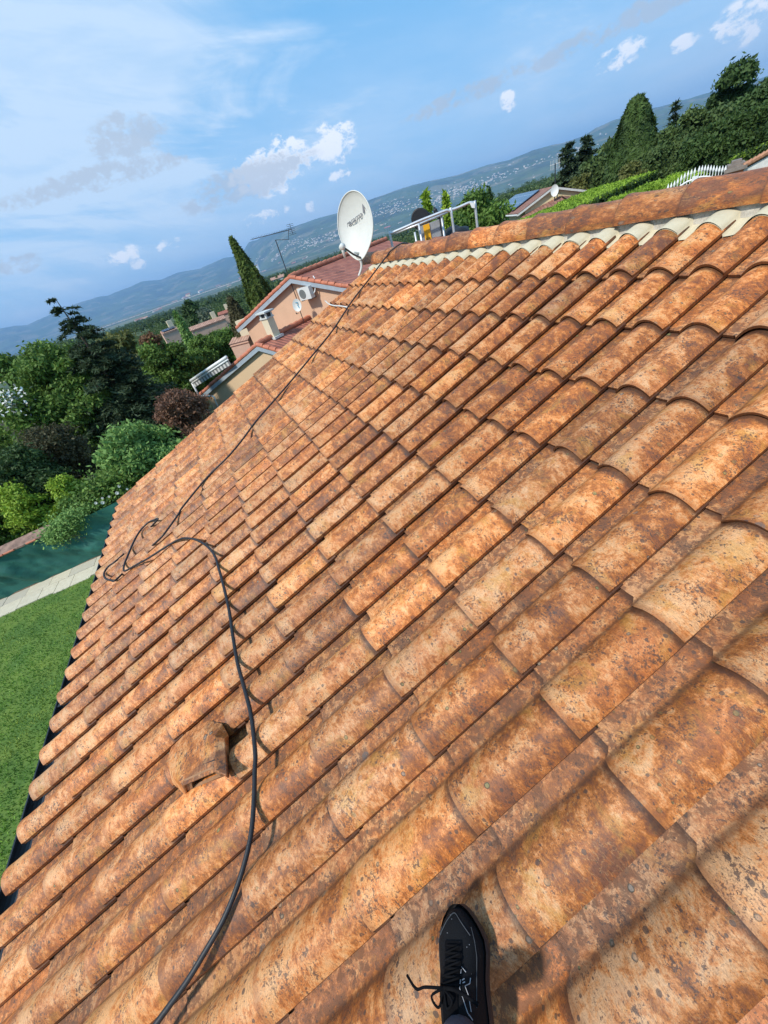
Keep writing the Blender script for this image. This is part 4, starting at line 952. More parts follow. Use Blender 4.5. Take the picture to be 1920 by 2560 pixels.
# small far houses: box, gable roof, each its own thing ----------
def far_house(u, v, d, wpx, ratio, az_deg, roofm, wallm, label, solar=False, lift=0.0):
    if d > 100:                                   # let the roof clear the trees round it
        d = 100.0
        while d < 6500 and atd(u, v, d)[2] > tz(*atd(u, v, d)[:2]) + 7.5: d *= 1.02
    p = atd(u, v, d); sc_ = depth(p) / F; hw = wpx * sc_ / 2; hd = hw * ratio; a = R_(az_deg)
    ax = np.array([math.cos(a), -math.sin(a), 0]); ay = np.array([math.sin(a), math.cos(a), 0]); z = np.array([0, 0, 1.0])
    hr = hd * 0.36; ze = p[2] - hr
    gz = min(tz(p[0], p[1]), ze - 2.6)
    root = empty('house', (p[0], p[1], gz)); tag(root, label, 'house')
    b = MB(); c = np.array([p[0], p[1], 0.0]); 
    V = [c + ax * s1 * hw * 0.94 + ay * s2 * hd * 0.92 + z * (gz - 0.5) for s1, s2 in ((-1, -1), (1, -1), (1, 1), (-1, 1))]
    V2 = [q + z * (ze - gz + 0.5) for q in V]
    b.hexa(V, V2); R1, R2 = c + ax * -hw * 0.94 + z * (p[2] - 0.08), c + ax * hw * 0.94 + z * (p[2] - 0.08)
    b.add([V2[0], V2[3], R1, V2[1], V2[2], R2], [(0, 1, 2), (4, 3, 5)]); b.build('wall', wallm, root, recalc=True)
    b = MB(); R1, R2 = c - ax * hw + z * p[2], c + ax * hw + z * p[2]
    for s2 in (-1, 1):
        E1, E2 = c - ax * hw + ay * s2 * hd + z * ze, c + ax * hw + ay * s2 * hd + z * ze; L = np.linalg.norm(E1 - R1)
        b.add([E1, E2, R2, R1], [(0, 1, 2, 3)], 0, tp=[(0, 0, s2), (2 * hw, 0, s2), (2 * hw, L, s2), (0, L, s2)])
        b.add([q - z * 0.14 for q in (E1, E2, R2, R1)], [(3, 2, 1, 0)], 0, tp=[(0, 0, s2)] * 4)
    rf = b.build('roof', roofm, root)
    b = MB(); q = c + ax * hw * 0.5 + ay * hd * 0.25 + z * (p[2] + 0.1); b.box(q, (0.3, 0.3, 0.7), [ax, ay, z]); b.build('chimney', M_CREAM, rf)
    if solar:
        b = MB(); E = lambda s_, t_: (R1 * (1 - s_) + R2 * s_) * (1 - t_) + t_ * ((c - ax * hw - ay * hd + z * ze) * (1 - s_) + s_ * (c + ax * hw - ay * hd + z * ze)) + z * 0.12
        b.add([E(.1, .1), E(.85, .1), E(.85, .8), E(.1, .8)], [(0, 1, 2, 3)], 0, tp=[(0, 3, 0), (4, 3, 0), (4, 0, 0), (0, 0, 0)]); b.build('solar_panel', M_SOLAR, rf)
    return root
far_house(515, 803, 66, 92, 0.42, -3, M_ROOFPINK, M_PINK, 'long low pink tiled house among trees left of the peach gable')
far_house(560, 776, 78, 34, 0.9, 10, M_ROOFRED, M_PINK, 'small red roofed house just behind the long pink tiled house')
far_house(420, 822, 60, 42, 0.7, -10, M_ROOFPINK, M_PINK, 'small pale house with a dark solar panel roof above the leafy trees', solar=True)
far_house(604, 838, 27, 58, 0.9, 40, M_ROOFPINK, M_PINK, 'pinkish tiled roof tucked behind the lower corner of the peach gable')
far_house(10, 1012, 24, 74, 0.7, -20, M_ROOFPINK, M_PINK, 'reddish tiled roof at the far left edge behind green trees')
far_house(692, 690, 120, 36, 0.8, 12, M_ROOFPINK, M_WHITEDIRT, 'cream house with pink roof beside the tall cypress on the plain')
fh = [(387, 776, 190, 16), (398, 771, 200, 12), (362, 792, 150, 20), (345, 797, 160, 20), (478, 760, 130, 14), (462, 741, 230, 18), (436, 752, 220, 14), (470, 733, 300, 14), (500, 725, 320, 12), (545, 713, 420, 12), (572, 713, 300, 11),
      (602, 693, 420, 12), (660, 676, 260, 14), (700, 655, 330, 10), (640, 662, 600, 10), (760, 645, 300, 12), (800, 628, 320, 12), (735, 655, 260, 12), (940, 575, 500, 14), (968, 566, 480, 16), (1000, 555, 520, 14), (820, 600, 420, 12), (955, 560, 600, 12)]
for k_, (u, v, d, wpx) in enumerate(fh):
    reg = 'left of the cypress' if u < 590 else ('between the cypress and the big dish' if u < 850 else 'right of the big dish')
    rk = sorted(q[0] for q in fh if (q[0] < 590) == (u < 590) and (q[0] >= 850) == (u >= 850)).index(u)
    lab = '%s from the left of the tiny far houses %s' % (['first', 'second', 'third', 'fourth', 'fifth', 'sixth', 'seventh', 'eighth', 'ninth', 'tenth', 'eleventh', 'twelfth'][rk], reg)
    h_ = far_house(u, v, d, wpx, [0.6, 0.8, 1.0][k_ % 3], (k_ * 37) % 90 - 45, [M_ROOFPINK, M_ROOFRED][k_ % 2], [M_WHITEDIRT, M_CREAM, M_WHITE][k_ % 3], lab)
    h_['group'] = 'small houses scattered through the wooded plain'
# far towns: nobody could count them
def town(name, label, specs, rs_):
    V, Q, lv = [], [], []
    n = 0
    for (u, v, su, sv, cnt) in specs:
        for _ in range(cnt):
            uu = u + rs_.normal(0, su); vv = v - 0.35 * (uu - u) + rs_.normal(0, sv)
            p, d = ground_hit(uu, vv, 700)
            if d > 9500 or d < 700: continue
            sx, sy, sz = rs_.uniform(4, 10) * (0.8 + d / 12000), rs_.uniform(4, 7) * (0.8 + d / 12000), rs_.uniform(2, 5); a = rs_.uniform(0, 3.1)
            ax = np.array([math.cos(a), math.sin(a), 0]); ay = np.array([-math.sin(a), math.cos(a), 0])
            z0 = tz(p[0], p[1]) - 2; c = np.array([p[0], p[1], 0])
            B4 = [c + ax * s1 * sx + ay * s2 * sy for s1, s2 in ((-1, -1), (1, -1), (1, 1), (-1, 1))]
            r1, r2 = c - ax * sx, c + ax * sx
            V += [q + [0, 0, z0] for q in B4] + [q + [0, 0, z0 + 2 + sz] for q in B4] + [r1 + [0, 0, z0 + 4 + sz * 1.3], r2 + [0, 0, z0 + 4 + sz * 1.3]]
            f = [(0, 1, 5, 4), (1, 2, 6, 5), (2, 3, 7, 6), (3, 0, 4, 7), (4, 5, 9, 8), (6, 7, 8, 9)]
            Q += [tuple(i + n for i in q) for q in f]; lv += [0.0] * 8 + [1.0, 1.0]; n += 10
    N = new_mat('town'); l_ = attr(N, 'lv', 'Fac'); N.put(N.b.inputs['Base Color'], N.mix(N.step(l_, 0.1, 0.4), (0.62, 0.58, 0.50), (0.42, 0.26, 0.19))); N.b.inputs['Roughness'].default_value = 0.9
    o = raw_mesh(name, V, Q, [N.m], lv=lv); tag(o, label, 'town', kind='stuff'); return o
town('distant_town', 'scatter of tiny pale buildings across the plain and lower hillsides', [
    (30, 868, 30, 5, 90), (120, 838, 40, 5, 90), (200, 812, 40, 5, 110), (300, 775, 45, 5, 150), (380, 745, 45, 5, 150), (470, 715, 40, 5, 130), (560, 680, 40, 6, 120),
    (690, 640, 25, 5, 60), (760, 612, 30, 9, 90), (830, 590, 30, 10, 90), (720, 610, 30, 8, 70), (960, 545, 40, 8, 110), (1080, 500, 50, 10, 160), (1170, 470, 40, 8, 120), (1300, 420, 40, 12, 120), (1480, 360, 40, 12, 60), (960, 520, 40, 8, 60)], np.random.default_rng(2))

# ------------------------------------------------------------------ vegetation
def leaves(P, Nrm, size, rs_, lvv=None, elong=1.8, tilt=0.9):
    """diamond leaves at points P, facing roughly Nrm"""
    n = len(P); d = rs_.normal(0, 1, (n, 3)); nm = Nrm + tilt * d; nm /= np.linalg.norm(nm, axis=1)[:, None] + 1e-9
    t = np.cross(nm, rs_.normal(0, 1, (n, 3))); t /= np.linalg.norm(t, axis=1)[:, None] + 1e-9; bt = np.cross(nm, t)
    s = (size * rs_.uniform(0.6, 1.4, n))[:, None]
    V = np.stack([P - t * s * elong * 0.5, P + bt * s * 0.42, P + t * s * elong * 0.5, P - bt * s * 0.42], 1).reshape(-1, 3)
    Q = np.arange(4 * n).reshape(-1, 4); lv = np.repeat(rs_.uniform(0, 1, n) if lvv is None else lvv, 4)
    return V, Q, lv
def unit(rs_, n):
    d = rs_.normal(0, 1, (n, 3)); return d / np.linalg.norm(d, axis=1)[:, None]
def crown_broad(rs_, w, h, n, leaf, nb=64, fill=0.25, up=0.0, flat=1.0):
    n = int(n * 1.7)
    """crown of many lobes inside an ellipsoid width w, height h, base at z=0"""
    d = unit(rs_, nb); r = rs_.uniform(0.25, 1.0, nb) ** 0.5; egg = 1.0
    C = d * (r * rs_.uniform(0.72, 1.22, nb))[:, None] * np.array([w / 2, w / 2, h / 2]) * 0.80
    C[:, :2] *= (1.0 - 0.28 * (C[:, 2:] / (h / 2)))
    C[:, 2] += h / 2
    R = rs_.uniform(0.09, 0.27, nb) * (w * 0.5 + h * 0.5) * 0.62
    k = rs_.choice(nb, n, p=R ** 2 / (R ** 2).sum()); dd = unit(rs_, n); dd[:, 2] = np.where(dd[:, 2] < -0.3, -dd[:, 2] * 0.5, dd[:, 2]); 
    rad = R[k] * rs_.uniform(0.30, 1.0, n) ** 0.5 * (1 + 0.50 * rs_.uniform(0, 1, n) ** 6)
    P = C[k] + dd * rad[:, None] * np.array([1, 1, 0.82])
    P += rs_.normal(0, 0.02 * w, (n, 3))
    base = rs_.uniform(0, 1, nb)[k] * 0.5
    return leaves(P, dd + [0, 0, 0.35], leaf * 0.74, rs_, np.clip(base + rs_.uniform(0, 0.5, n), 0, 1), tilt=1.3)
def crown_cone(rs_, w, h, n, leaf, power=0.8, tip=0.04, rough=0.14, bend=0.0, spray=1.2):
    z = 1 - rs_.uniform(0, 1, n) ** 0.62; z = np.clip(z, 0, 1)
    th = rs_.uniform(0, 2 * math.pi, n)
    prof_ = (1 - z) ** power + tip; prof_ = prof_ * np.clip(z / 0.10 + 0.55, 0, 1)
    lump = np.array([mnoise.noise(Vector((math.cos(t) * 2.4, math.sin(t) * 2.4, zz * h / w * 2.8))) for t, zz in zip(th, z)])
    r = w / 2 * prof_ * (1 + rough * 2.2 * lump) * rs_.uniform(0.62, 1.04, n) ** 0.5
    P = np.stack([np.cos(th) * r, np.sin(th) * r, z * h], -1)
    P[:, 0] += bend * z ** 3; 
    Nn = np.stack([np.cos(th), np.sin(th), np.full(n, 0.5)], -1)
    lv = np.clip(0.45 + 1.2 * lump + rs_.uniform(-0.3, 0.3, n), 0, 1)
    d = leaves(P, Nn, leaf, rs_, lv, elong=2.6, tilt=0.5); return d
def crown_spruce(rs_, w, h, n, leaf, tiers=34, sparse_top=0.3, droop=0.32):
    """whorls of drooping boughs clothed in needles"""
    Ps, Ns, Ls = [], [], []
    segs = []
    for i in range(tiers):
        t = (i + rs_.uniform(-0.3, 0.3)) / tiers; t = min(max(t, 0), 0.985)
        R = w / 2 * (1 - t) ** 0.85 + 0.035 * w
        nbough = int(max(4, 9 * (1 - t) + 4))
        for k in range(nbough):
            th = rs_.uniform(0, 2 * math.pi); L = R * rs_.uniform(0.62, 1.12)
            if t > 1 - sparse_top and rs_.uniform() < 0.35: continue
            z0 = t * h; pts = []
            for q in np.linspace(0.05, 1, 7):
                pts.append([math.cos(th) * L * q, math.sin(th) * L * q, z0 + L * (0.30 * q - droop * 1.6 * q * q + 0.10 * q ** 4) + (0.25 * L * t)])
            segs.append((np.array(pts), L, t))
    W_ = np.array([s_[1] for s_ in segs]); W_ = W_ / W_.sum()
    for (pts, L, t), wgt in zip(segs, W_):
        m = int(n * wgt) + 6; q = rs_.uniform(0.12, 1, m) ** 0.75 * 6; i0 = np.clip(q.astype(int), 0, 5); f = (q - i0)[:, None]
        P = pts[i0] * (1 - f) + pts[i0 + 1] * f
        spread = 0.17 * L * (1 - (q / 6) * 0.6)
        P = P + rs_.normal(0, 1, (m, 3)) * np.stack([spread, spread, spread * 0.32], -1)
        Ps.append(P); Ns.append(np.tile([0, 0, 1.0], (m, 1)) + rs_.normal(0, 0.3, (m, 3))); Ls.append(np.clip(0.25 + 0.5 * q / 6 + rs_.uniform(-0.25, 0.25, m), 0, 1))
    return leaves(np.concatenate(Ps), np.concatenate(Ns), leaf, rs_, np.concatenate(Ls), elong=3.0, tilt=0.35) + (segs,)
def trunk(name, base, top, r0, r1, parent, mat=M_BARK, limbs=0, rs_=None, spread=1.0, start=0.35):
    b = MB(); base = np.asarray(base, float); top = np.asarray(top, float); n = 7
    P = [base + (top - base) * t + (np.array([math.sin(t * 5), math.cos(t * 4), 0]) * 0.03 * np.linalg.norm(top - base) * t * (1 - t)) for t in np.linspace(0, 1, n)]
    b.tube(P, [r0 * (1 - t) + r1 * t for t in np.linspace(0, 1, n)], 9)
    H = np.linalg.norm(top - base)
    for k in range(limbs):
        t = start + (0.95 - start) * k / max(1, limbs); p = base + (top - base) * t; th = rs_.uniform(0, 6.28); L = H * 0.42 * spread * (1.1 - 0.5 * t)
        d = np.array([math.cos(th), math.sin(th), 0.75]); q1 = p + d * L * 0.5; q2 = q1 + (d + rs_.normal(0, 0.35, 3) + [0, 0, 0.3]) * L * 0.45
        rr_ = (r0 * (1 - t) + r1 * t) * 0.55; b.tube([p, q1, q2], [rr_, rr_ * 0.6, rr_ * 0.2], 6)
        for _ in range(2):
            q3 = q1 + (d * 0.5 + rs_.normal(0, 0.6, 3)) * L * 0.45; b.tube([q1, q3], [rr_ * 0.5, rr_ * 0.15], 5)
    return b.build(name, mat, parent, smooth=True)
def plant(name, label, cat, kind, top, d, wpx, mat, n, leaf, hcrown=0.8, seed=1, group=None, cx=None, minz=None, bark=M_BARK, **kw):
    """stand a plant so that its tip is seen at `top` from d metres off; wpx is its crown width as seen there"""
    rs_ = np.random.default_rng(seed); T = atd(*top, d); ground = tz(T[0], T[1]) if minz is None else minz
    w = wpx * depth(T) / F; H = T[2] - ground; h = H * hcrown
    root = empty(name, (T[0], T[1], ground)); tag(root, label, cat, group)
    zb = T[2] - h
    if kind == 'broad': V, Q, lv = crown_broad(rs_, w, h, n, leaf, **kw)
    elif kind == 'cone': V, Q, lv = crown_cone(rs_, w, h, n, leaf, **kw)
    elif kind == 'spruce': V, Q, lv, segs = crown_spruce(rs_, w, h, n, leaf, **kw)
    V = V + [T[0], T[1], zb]
    if kind == 'broad':      # let the highest leaves reach the tip
        V[:, 2] += T[2] - np.quantile(V[:, 2], 0.9995)
    raw_mesh('crown', V, Q, [LM[mat]], root, lv)
    if kind == 'spruce':
        b = MB(); b.tube([(T[0], T[1], ground - 0.3), (T[0], T[1], ground + H * 0.5), (T[0], T[1], T[2] - 0.1)], [0.02 * H, 0.013 * H, 0.012], 8)
        for (pts, L, t) in segs[::2]: b.tube([p_ + np.array([T[0], T[1], zb]) for p_ in pts], [0.012 * L + 0.01] * 3 + [0.01 * L] * 4, 4, cap=False)
        b.build('trunk', bark, root, smooth=True)
    else:
        trunk('trunk', (T[0], T[1], ground - 0.3), (T[0], T[1], T[2] - h * (0.30 if kind == 'broad' else 0.1)), max(0.05, 0.022 * H), 0.02, root, bark, limbs=7 if kind == 'broad' else 0, rs_=rs_, spread=min(1.2, w / H))
    return root
# left side
plant('spruce', 'tall ragged dark spruce with a reddish bare tip rising above the left skyline', 'conifer', 'spruce', (135, 742), 21.5, 330, 'spruce', 60000, 0.075, 0.97, 3, tiers=44, sparse_top=0.3)
plant('deciduous_tree', 'broad bright green tree left of the ragged spruce', 'tree', 'broad', (70, 862), 23, 260, 'green', 26000, 0.13, 0.85, 4)
plant('deciduous_tree', 'mid green bushy tree at the left edge in front of the woods', 'tree', 'broad', (-60, 890), 25, 240, 'green', 16000, 0.15, 0.9, 14)
plant('shrub', 'dark brownish green rounded bush below the spruce at the left', 'shrub', 'broad', (95, 1060), 17.5, 210, 'murk', 16000, 0.075, 0.95, 5)
plant('shrub', 'dark green shrub at the left edge above the netted wall', 'shrub', 'broad', (-10, 1130), 16.5, 190, 'dark', 9000, 0.09, 0.95, 55)
plant('shrub', 'large fresh green shrub with long leaves right behind the netted wall', 'shrub', 'broad', (285, 1062), 14.2, 290, 'light', 17000, 0.105, 0.97, 6, nb=60)
plant('shrub', 'fresh green bush filling the gap beside the far tiled roof edge', 'shrub', 'broad', (420, 1120), 14.2, 150, 'light', 9000, 0.09, 0.97, 66)
plant('laurel', 'yellow green laurel bush at the left end of the netted wall', 'shrub', 'broad', (30, 1200), 15.6, 170, 'lime', 9000, 0.075, 0.97, 7)
plant('laurel', 'small yellow green bush between the laurel and the large fresh shrub', 'shrub', 'broad', (135, 1195), 14.9, 130, 'lime', 7000, 0.07, 0.97, 8)
plant('plum_tree', 'reddish brown small tree with bare pale branches in front of the awning', 'tree', 'broad', (425, 966), 15, 170, 'plum', 4600, 0.085, 0.62, 9, bark=M_PALEBARK)
plant('deciduous_tree', 'loose leafy green tree between the ragged spruce and the awning', 'tree', 'broad', (385, 850), 27, 165, 'green', 22000, 0.14, 0.85, 10)
plant('deciduous_tree', 'rounded green tree behind the awning with pale seed tufts', 'tree', 'broad', (545, 822), 31, 150, 'green', 18000, 0.14, 0.9, 11)
plant('deciduous_tree', 'green tree peeping over the loose leafy tree beside the small conifer', 'tree', 'broad', (475, 845), 29, 110, 'green', 12000, 0.13, 0.9, 111)
plant('conifer', 'slim light green conical conifer between the pink roof and solar roof', 'conifer', 'cone', (436, 780), 31, 56, 'light', 9000, 0.16, 0.97, 12)
plant('cypress', 'tall dark cypress with a thin leaning tip beside the peach gable', 'cypress', 'cone', (592, 588), 26, 112, 'cypress', 42000, 0.11, 0.98, 13, power=0.78, rough=0.26, bend=-0.35)
plant('copper_tree', 'dark reddish brown dense tree between the cypress and the peach gable', 'tree', 'cone', (572, 742), 27.5, 82, 'murk', 14000, 0.14, 0.98, 15, power=0.6, rough=0.2)
plant('olive_tree', 'silvery grey green tree above the long pink tiled roof', 'tree', 'broad', (503, 770), 70, 82, 'grey', 7000, 0.35, 0.9, 16)
plant('deciduous_tree', 'dark rounded tree left of the silvery grey tree', 'tree', 'broad', (462, 752), 75, 62, 'dark', 6000, 0.4, 0.9, 17)
plant('rust_tree', 'rusty brown crown behind the loose leafy green tree', 'tree', 'broad', (365, 832), 27, 62, 'rust', 5000, 0.14, 0.9, 18)
plant('deciduous_tree', 'olive green tree right behind the trunk of the ragged spruce', 'tree', 'broad', (285, 830), 30, 150, 'olive', 12000, 0.2, 0.9, 19)
plant('shrub', 'green bush at the far left edge behind the coping of the netted wall', 'shrub', 'broad', (-75, 1240), 16.5, 190, 'green', 8000, 0.08, 0.97, 58)
plant('shrub', 'green shrub behind the netted wall between the yellow laurels and the creeper', 'shrub', 'broad', (165, 1240), 14.3, 120, 'green', 9000, 0.08, 0.97, 59)
plant('shrub', 'dark leafy shrub behind the creeper at the wall top', 'shrub', 'broad', (225, 1215), 13.6, 110, 'green', 8000, 0.08, 0.97, 60)
# right side
for k_, (u, v, wpx, d, mt_, lab) in enumerate([
    (1062, 478, 40, 17, 'lime', 'bright lime green young tree behind the hoist platform'),
    (1112, 480, 42, 19, 'lime', 'second thin lime green tree right of the hoist platform panel'),
    (1168, 478, 100, 21, 'green', 'leafy green tree above the rounded corner of the platform rail'),
    (1225, 512, 120, 20, 'green', 'bushy green tree just left of the yellow solar house'),
    (1140, 545, 110, 19, 'green', 'low green bush seen through the aluminium platform rails'),
    (1222, 474, 40, 60, 'dark', 'small dark conifer left of the yellow solar house'),
    (1275, 560, 70, 18, 'light', 'fresh green bush at the foot of the yellow solar house')]):
    plant('deciduous_tree', lab, 'tree', 'cone' if k_ in (0, 1, 5) else 'broad', (u, v), d, wpx, mt_, 9000, 0.10 + 0.002 * d if k_ != 5 else 0.3, 0.9, 30 + k_)
plant('conifer', 'left one of two dark pointed conifers behind the yellow house', 'conifer', 'spruce', (1422, 352), 48, 190, 'spruce', 34000, 0.20, 0.98, 41, tiers=34, sparse_top=0.05)
plant('conifer', 'right one of two dark pointed conifers behind the yellow house', 'conifer', 'spruce', (1464, 337), 50, 190, 'spruce', 34000, 0.20, 0.98, 42, tiers=34, sparse_top=0.05)
plant('deciduous_tree', 'dark green tree between the pointed conifers and the giant cone tree', 'tree', 'broad', (1535, 345), 47, 80, 'wood', 12000, 0.3, 0.9, 43)
plant('deciduous_tree', 'bushy green tree right of the two pointed conifers', 'tree', 'broad', (1500, 385), 44, 90, 'wood', 12000, 0.28, 0.9, 44)
plant('shrub', 'brownish green shrub behind the bright trimmed hedge', 'shrub', 'broad', (1445, 438), 40, 64, 'olive', 6000, 0.2, 0.9, 45)
plant('thuja', 'giant smooth dark green cone shaped thuja on the right skyline', 'conifer', 'cone', (1594, 240), 36, 190, 'hedgedark', 60000, 0.14, 0.98, 46, power=0.60, rough=0.13)
plant('broken_conifer', 'thin ragged conifer spire leaning up beside the giant thuja', 'conifer', 'spruce', (1692, 244), 44, 90, 'spruce', 6500, 0.2, 0.98, 47, tiers=26, sparse_top=0.8)
plant('oak', 'tall open crowned oak standing highest at the right', 'tree', 'broad', (1840, 158), 42, 165, 'dark', 30000, 0.19, 0.8, 48, nb=44)
plant('oak', 'dark broad tree at the right edge beyond the tall oak', 'tree', 'broad', (1925, 195), 40, 150, 'dark', 20000, 0.19, 0.9, 49)
plant('deciduous_tree', 'grey green tree filling the gap under the tall oak', 'tree', 'broad', (1745, 268), 36, 170, 'wood', 26000, 0.17, 0.95, 50)
plant('deciduous_tree', 'dark bushy evergreen right of the giant thuja', 'tree', 'broad', (1672, 318), 33, 130, 'wood', 22000, 0.16, 0.95, 51)
plant('deciduous_tree', 'dense dark evergreen behind the white gate', 'tree', 'broad', (1790, 300), 31, 190, 'hedgedark', 30000, 0.14, 0.98, 52)
plant('deciduous_tree', 'dense dark evergreen at the right edge above the trimmed hedge', 'tree', 'broad', (1900, 262), 31, 170, 'hedgedark', 26000, 0.14, 0.98, 53)
plant('shrub', 'pale green loose shrub on top of the long hedge by the thuja', 'shrub', 'broad', (1585, 402), 30, 70, 'olive', 8000, 0.14, 0.95, 54)
# hedges
def hedge(name, label, pts, depth_, leafm, rs_, n, leaf, ht=None, zs=None, lit_top_mat=None):
    """clipped hedge: pts are the near top edge in world space"""
    pts = [np.asarray(p_, float) for p_ in pts]; root = empty(name, (*pts[0][:2], 0)); tag(root, label, 'hedge')
    Pt, Nt, Pf, Nf = [], [], [], []; core = MB()
    tot = sum(np.linalg.norm(pts[i + 1] - pts[i]) for i in range(len(pts) - 1))
    for i in range(len(pts) - 1):
        a, c = pts[i], pts[i + 1]; L = np.linalg.norm(c - a); t = (c - a) / L; nrm = np.cross(t, [0, 0, 1]); nrm /= np.linalg.norm(nrm)
        if nrm @ (CAM - a) > 0: nrm = -nrm                # nrm points away from the viewer
        m = int(n * L / tot); s_ = rs_.uniform(0, 1, m)[:, None]; q = rs_.uniform(0, 1, m)[:, None]
        zb = ht if ht is not None else a[2]
        wob = np.array([mnoise.noise(Vector((float(x) * L * 1.2, float(y) * 3, i * 7.0))) for x, y in zip(s_, q)])[:, None]
        Pt.append(a + (c - a) * s_ + nrm * depth_ * q + np.array([0, 0, 1]) * (wob * 0.06 - rs_.uniform(0, 0.10, (m, 1)) ** 1.0)); Nt.append(np.tile([0, 0, 1.0], (m, 1)))
        m2 = m; s_ = rs_.uniform(0, 1, m2)[:, None]; q = rs_.uniform(0, 1, m2)[:, None]
        Pf.append(a + (c - a) * s_ - np.array([0, 0, 1]) * q * zb - nrm * (0.0 + 0.05 * rs_.normal(0, 1, (m2, 1))) + nrm * 0.04); Nf.append(np.tile(-nrm, (m2, 1)))
        core.hexa([a + nrm * 0.12 - [0, 0, zb], c + nrm * 0.12 - [0, 0, zb], c + nrm * depth_ - [0, 0, zb], a + nrm * depth_ - [0, 0, zb]], [a + nrm * 0.12 - [0, 0, 0.12], c + nrm * 0.12 - [0, 0, 0.12], c + nrm * depth_ - [0, 0, 0.12], a + nrm * depth_ - [0, 0, 0.12]])
    core.build('branches', simple('hedge_core', (0.02, 0.035, 0.01), 0.95, 0.3, 4), root, recalc=True)
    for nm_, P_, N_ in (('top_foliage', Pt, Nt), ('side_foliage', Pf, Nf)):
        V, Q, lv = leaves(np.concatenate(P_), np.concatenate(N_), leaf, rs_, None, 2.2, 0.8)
        raw_mesh(nm_, V, Q, [LM[leafm if nm_ == 'side_foliage' else (lit_top_mat or leafm)]], root, lv)  # sunlit tops coloured with brighter leaves than the shaded sides
    return root
rh = np.random.default_rng(21)
hedge('hedge', 'long clipped hedge with a bright green top climbing to the right behind the ridge', [atd(1262, 612, 15.5), atd(1400, 537, 19), atd(1530, 478, 23), atd(1645, 425, 27)], 3.0, 'hedgedark', rh, 26000, 0.07, 3.8, lit_top_mat='hedge')
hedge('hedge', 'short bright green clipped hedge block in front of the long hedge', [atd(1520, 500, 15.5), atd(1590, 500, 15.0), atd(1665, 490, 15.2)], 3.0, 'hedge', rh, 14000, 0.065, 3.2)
hedge('hedge', 'clipped hedge with a bright top at the right edge above the carport roof', [atd(1822, 402, 25), atd(1870, 378, 24), atd(1990, 325, 22)], 2.8, 'hedgedark', rh, 16000, 0.08, 3.4, lit_top_mat='hedge')
# woods: masses that read as one
def woods(name, label, n, rs_, dmin, dmax, a0, a1, hmin, hmax, per, leafk, mat, avoid=()):
    V, Q, L = [], [], []; nn_ = 0
    cnt = 0
    while cnt < n:
        a = rs_.uniform(a0, a1); d = math.exp(rs_.uniform(math.log(dmin), math.log(dmax))); ar = R_(a)
        if mnoise.noise(Vector((math.sin(ar) * d / 260, math.cos(ar) * d / 260, 3.3))) < -0.22 and d > 250: continue
        if any(x0 < a < x1 and d0 < d < d1 for x0, x1, d0, d1 in avoid): continue
        x, y = math.sin(ar) * d, math.cos(ar) * d; h = rs_.uniform(hmin, hmax) * (1 + d / 3000)
        lim = np.interp(d, [30, 60, 120, 300, 900, 2000], [-4.6, -3.4, -2.3, -1.6, -1.05, -0.9]) + rs_.uniform(-0.5, 0.15) * (1 if d < 400 else 0.3) + 1.9 * smooth01((-9 - a) / 8) + 0.7 * smooth01((a - 30) / 8)
        h = min(h, H0 + d * math.tan(R_(lim)) - tz(x, y))
        if h < 2.5: continue
        w = h * rs_.uniform(0.5, 1.0)
        if rs_.uniform() < 0.08: w = h * 0.24; h *= 1.3
        m = per if d < 300 else max(14, int(per * 300 / d)); lf = leafk * (1 if d < 300 else math.sqrt(d / 300))
        C = unit(rs_, 7) * np.array([w * 0.28, w * 0.28, h * 0.26]) + [0, 0, h * 0.58]; k = rs_.integers(0, 7, m); dd = unit(rs_, m); dd[:, 2] = np.abs(dd[:, 2]) * 1.0 - 0.25
        P = C[k] + dd * (w * 0.30) * rs_.uniform(0.75, 1.1, (m, 1)); P += [x, y, tz(x, y)]
        v_, q_, l_ = leaves(P, dd, lf, rs_, np.clip(rs_.uniform(0, 0.7) + rs_.uniform(-0.15, 0.3, m), 0, 1), 1.4, 0.6)
        V.append(v_); Q.append(q_ + nn_); nn_ += len(v_); L.append(l_); cnt += 1
    o = raw_mesh(name, np.concatenate(V), np.concatenate(Q), [mat], lv=np.concatenate(L)); tag(o, label, 'woodland', kind='stuff'); return o
woods('woodland', 'mixed dark green woodland covering the slope below the houses', 900, np.random.default_rng(31), 34, 260, -32, 33, 6, 11, 420, 0.26, LM['wood'], avoid=[(-4, 7, 30, 66), (10, 30, 30, 60)])
woods('woodland', 'green woods running down the right hand slope towards the hills', 260, np.random.default_rng(32), 62, 300, 33, 72, 6, 10, 300, 0.34, LM['wood'])
woods('distant_woodland', 'carpet of far treetops stretching over the plain', 4200, np.random.default_rng(33), 240, 2300, -30, 60, 8, 13, 150, 0.9, LM['wood'])

# ------------------------------------------------------------------ garden on the left
ZL = 0.0
def gp(u, v, z=ZL): return atz(u, v, z)
# the netted wall runs along its foot line; the path and lawn follow it
wa, wb = gp(0, 1499), gp(240, 1393)
wd = wb - wa; wd /= np.linalg.norm(wd); wn_ = np.array([wd[1], -wd[0], 0.0])      # towards the lawn
if wn_ @ (CAM - wa) < 0: wn_ = -wn_
W0, W1 = wa - wd * 5.0, wb + wd * 5.2
PW = 1.06
b = MB(); q = [W0 + wn_ * (PW - 0.05), W1 + wn_ * (PW - 0.05), W1 + wn_ * 30, W0 + wn_ * 30 - wd * 10]
nx, ny = 30, 30
P = np.array([[(q[0] * (1 - s_) + q[1] * s_) * (1 - t_) + (q[3] * (1 - s_) + q[2] * s_) * t_ + [0, 0, 0.012] for s_ in np.linspace(0, 1, nx)] for t_ in np.linspace(0, 1, ny)]); b.grid(P)
lw = b.build('lawn', M_LAWN, recalc=False); tag(lw, kind='structure')
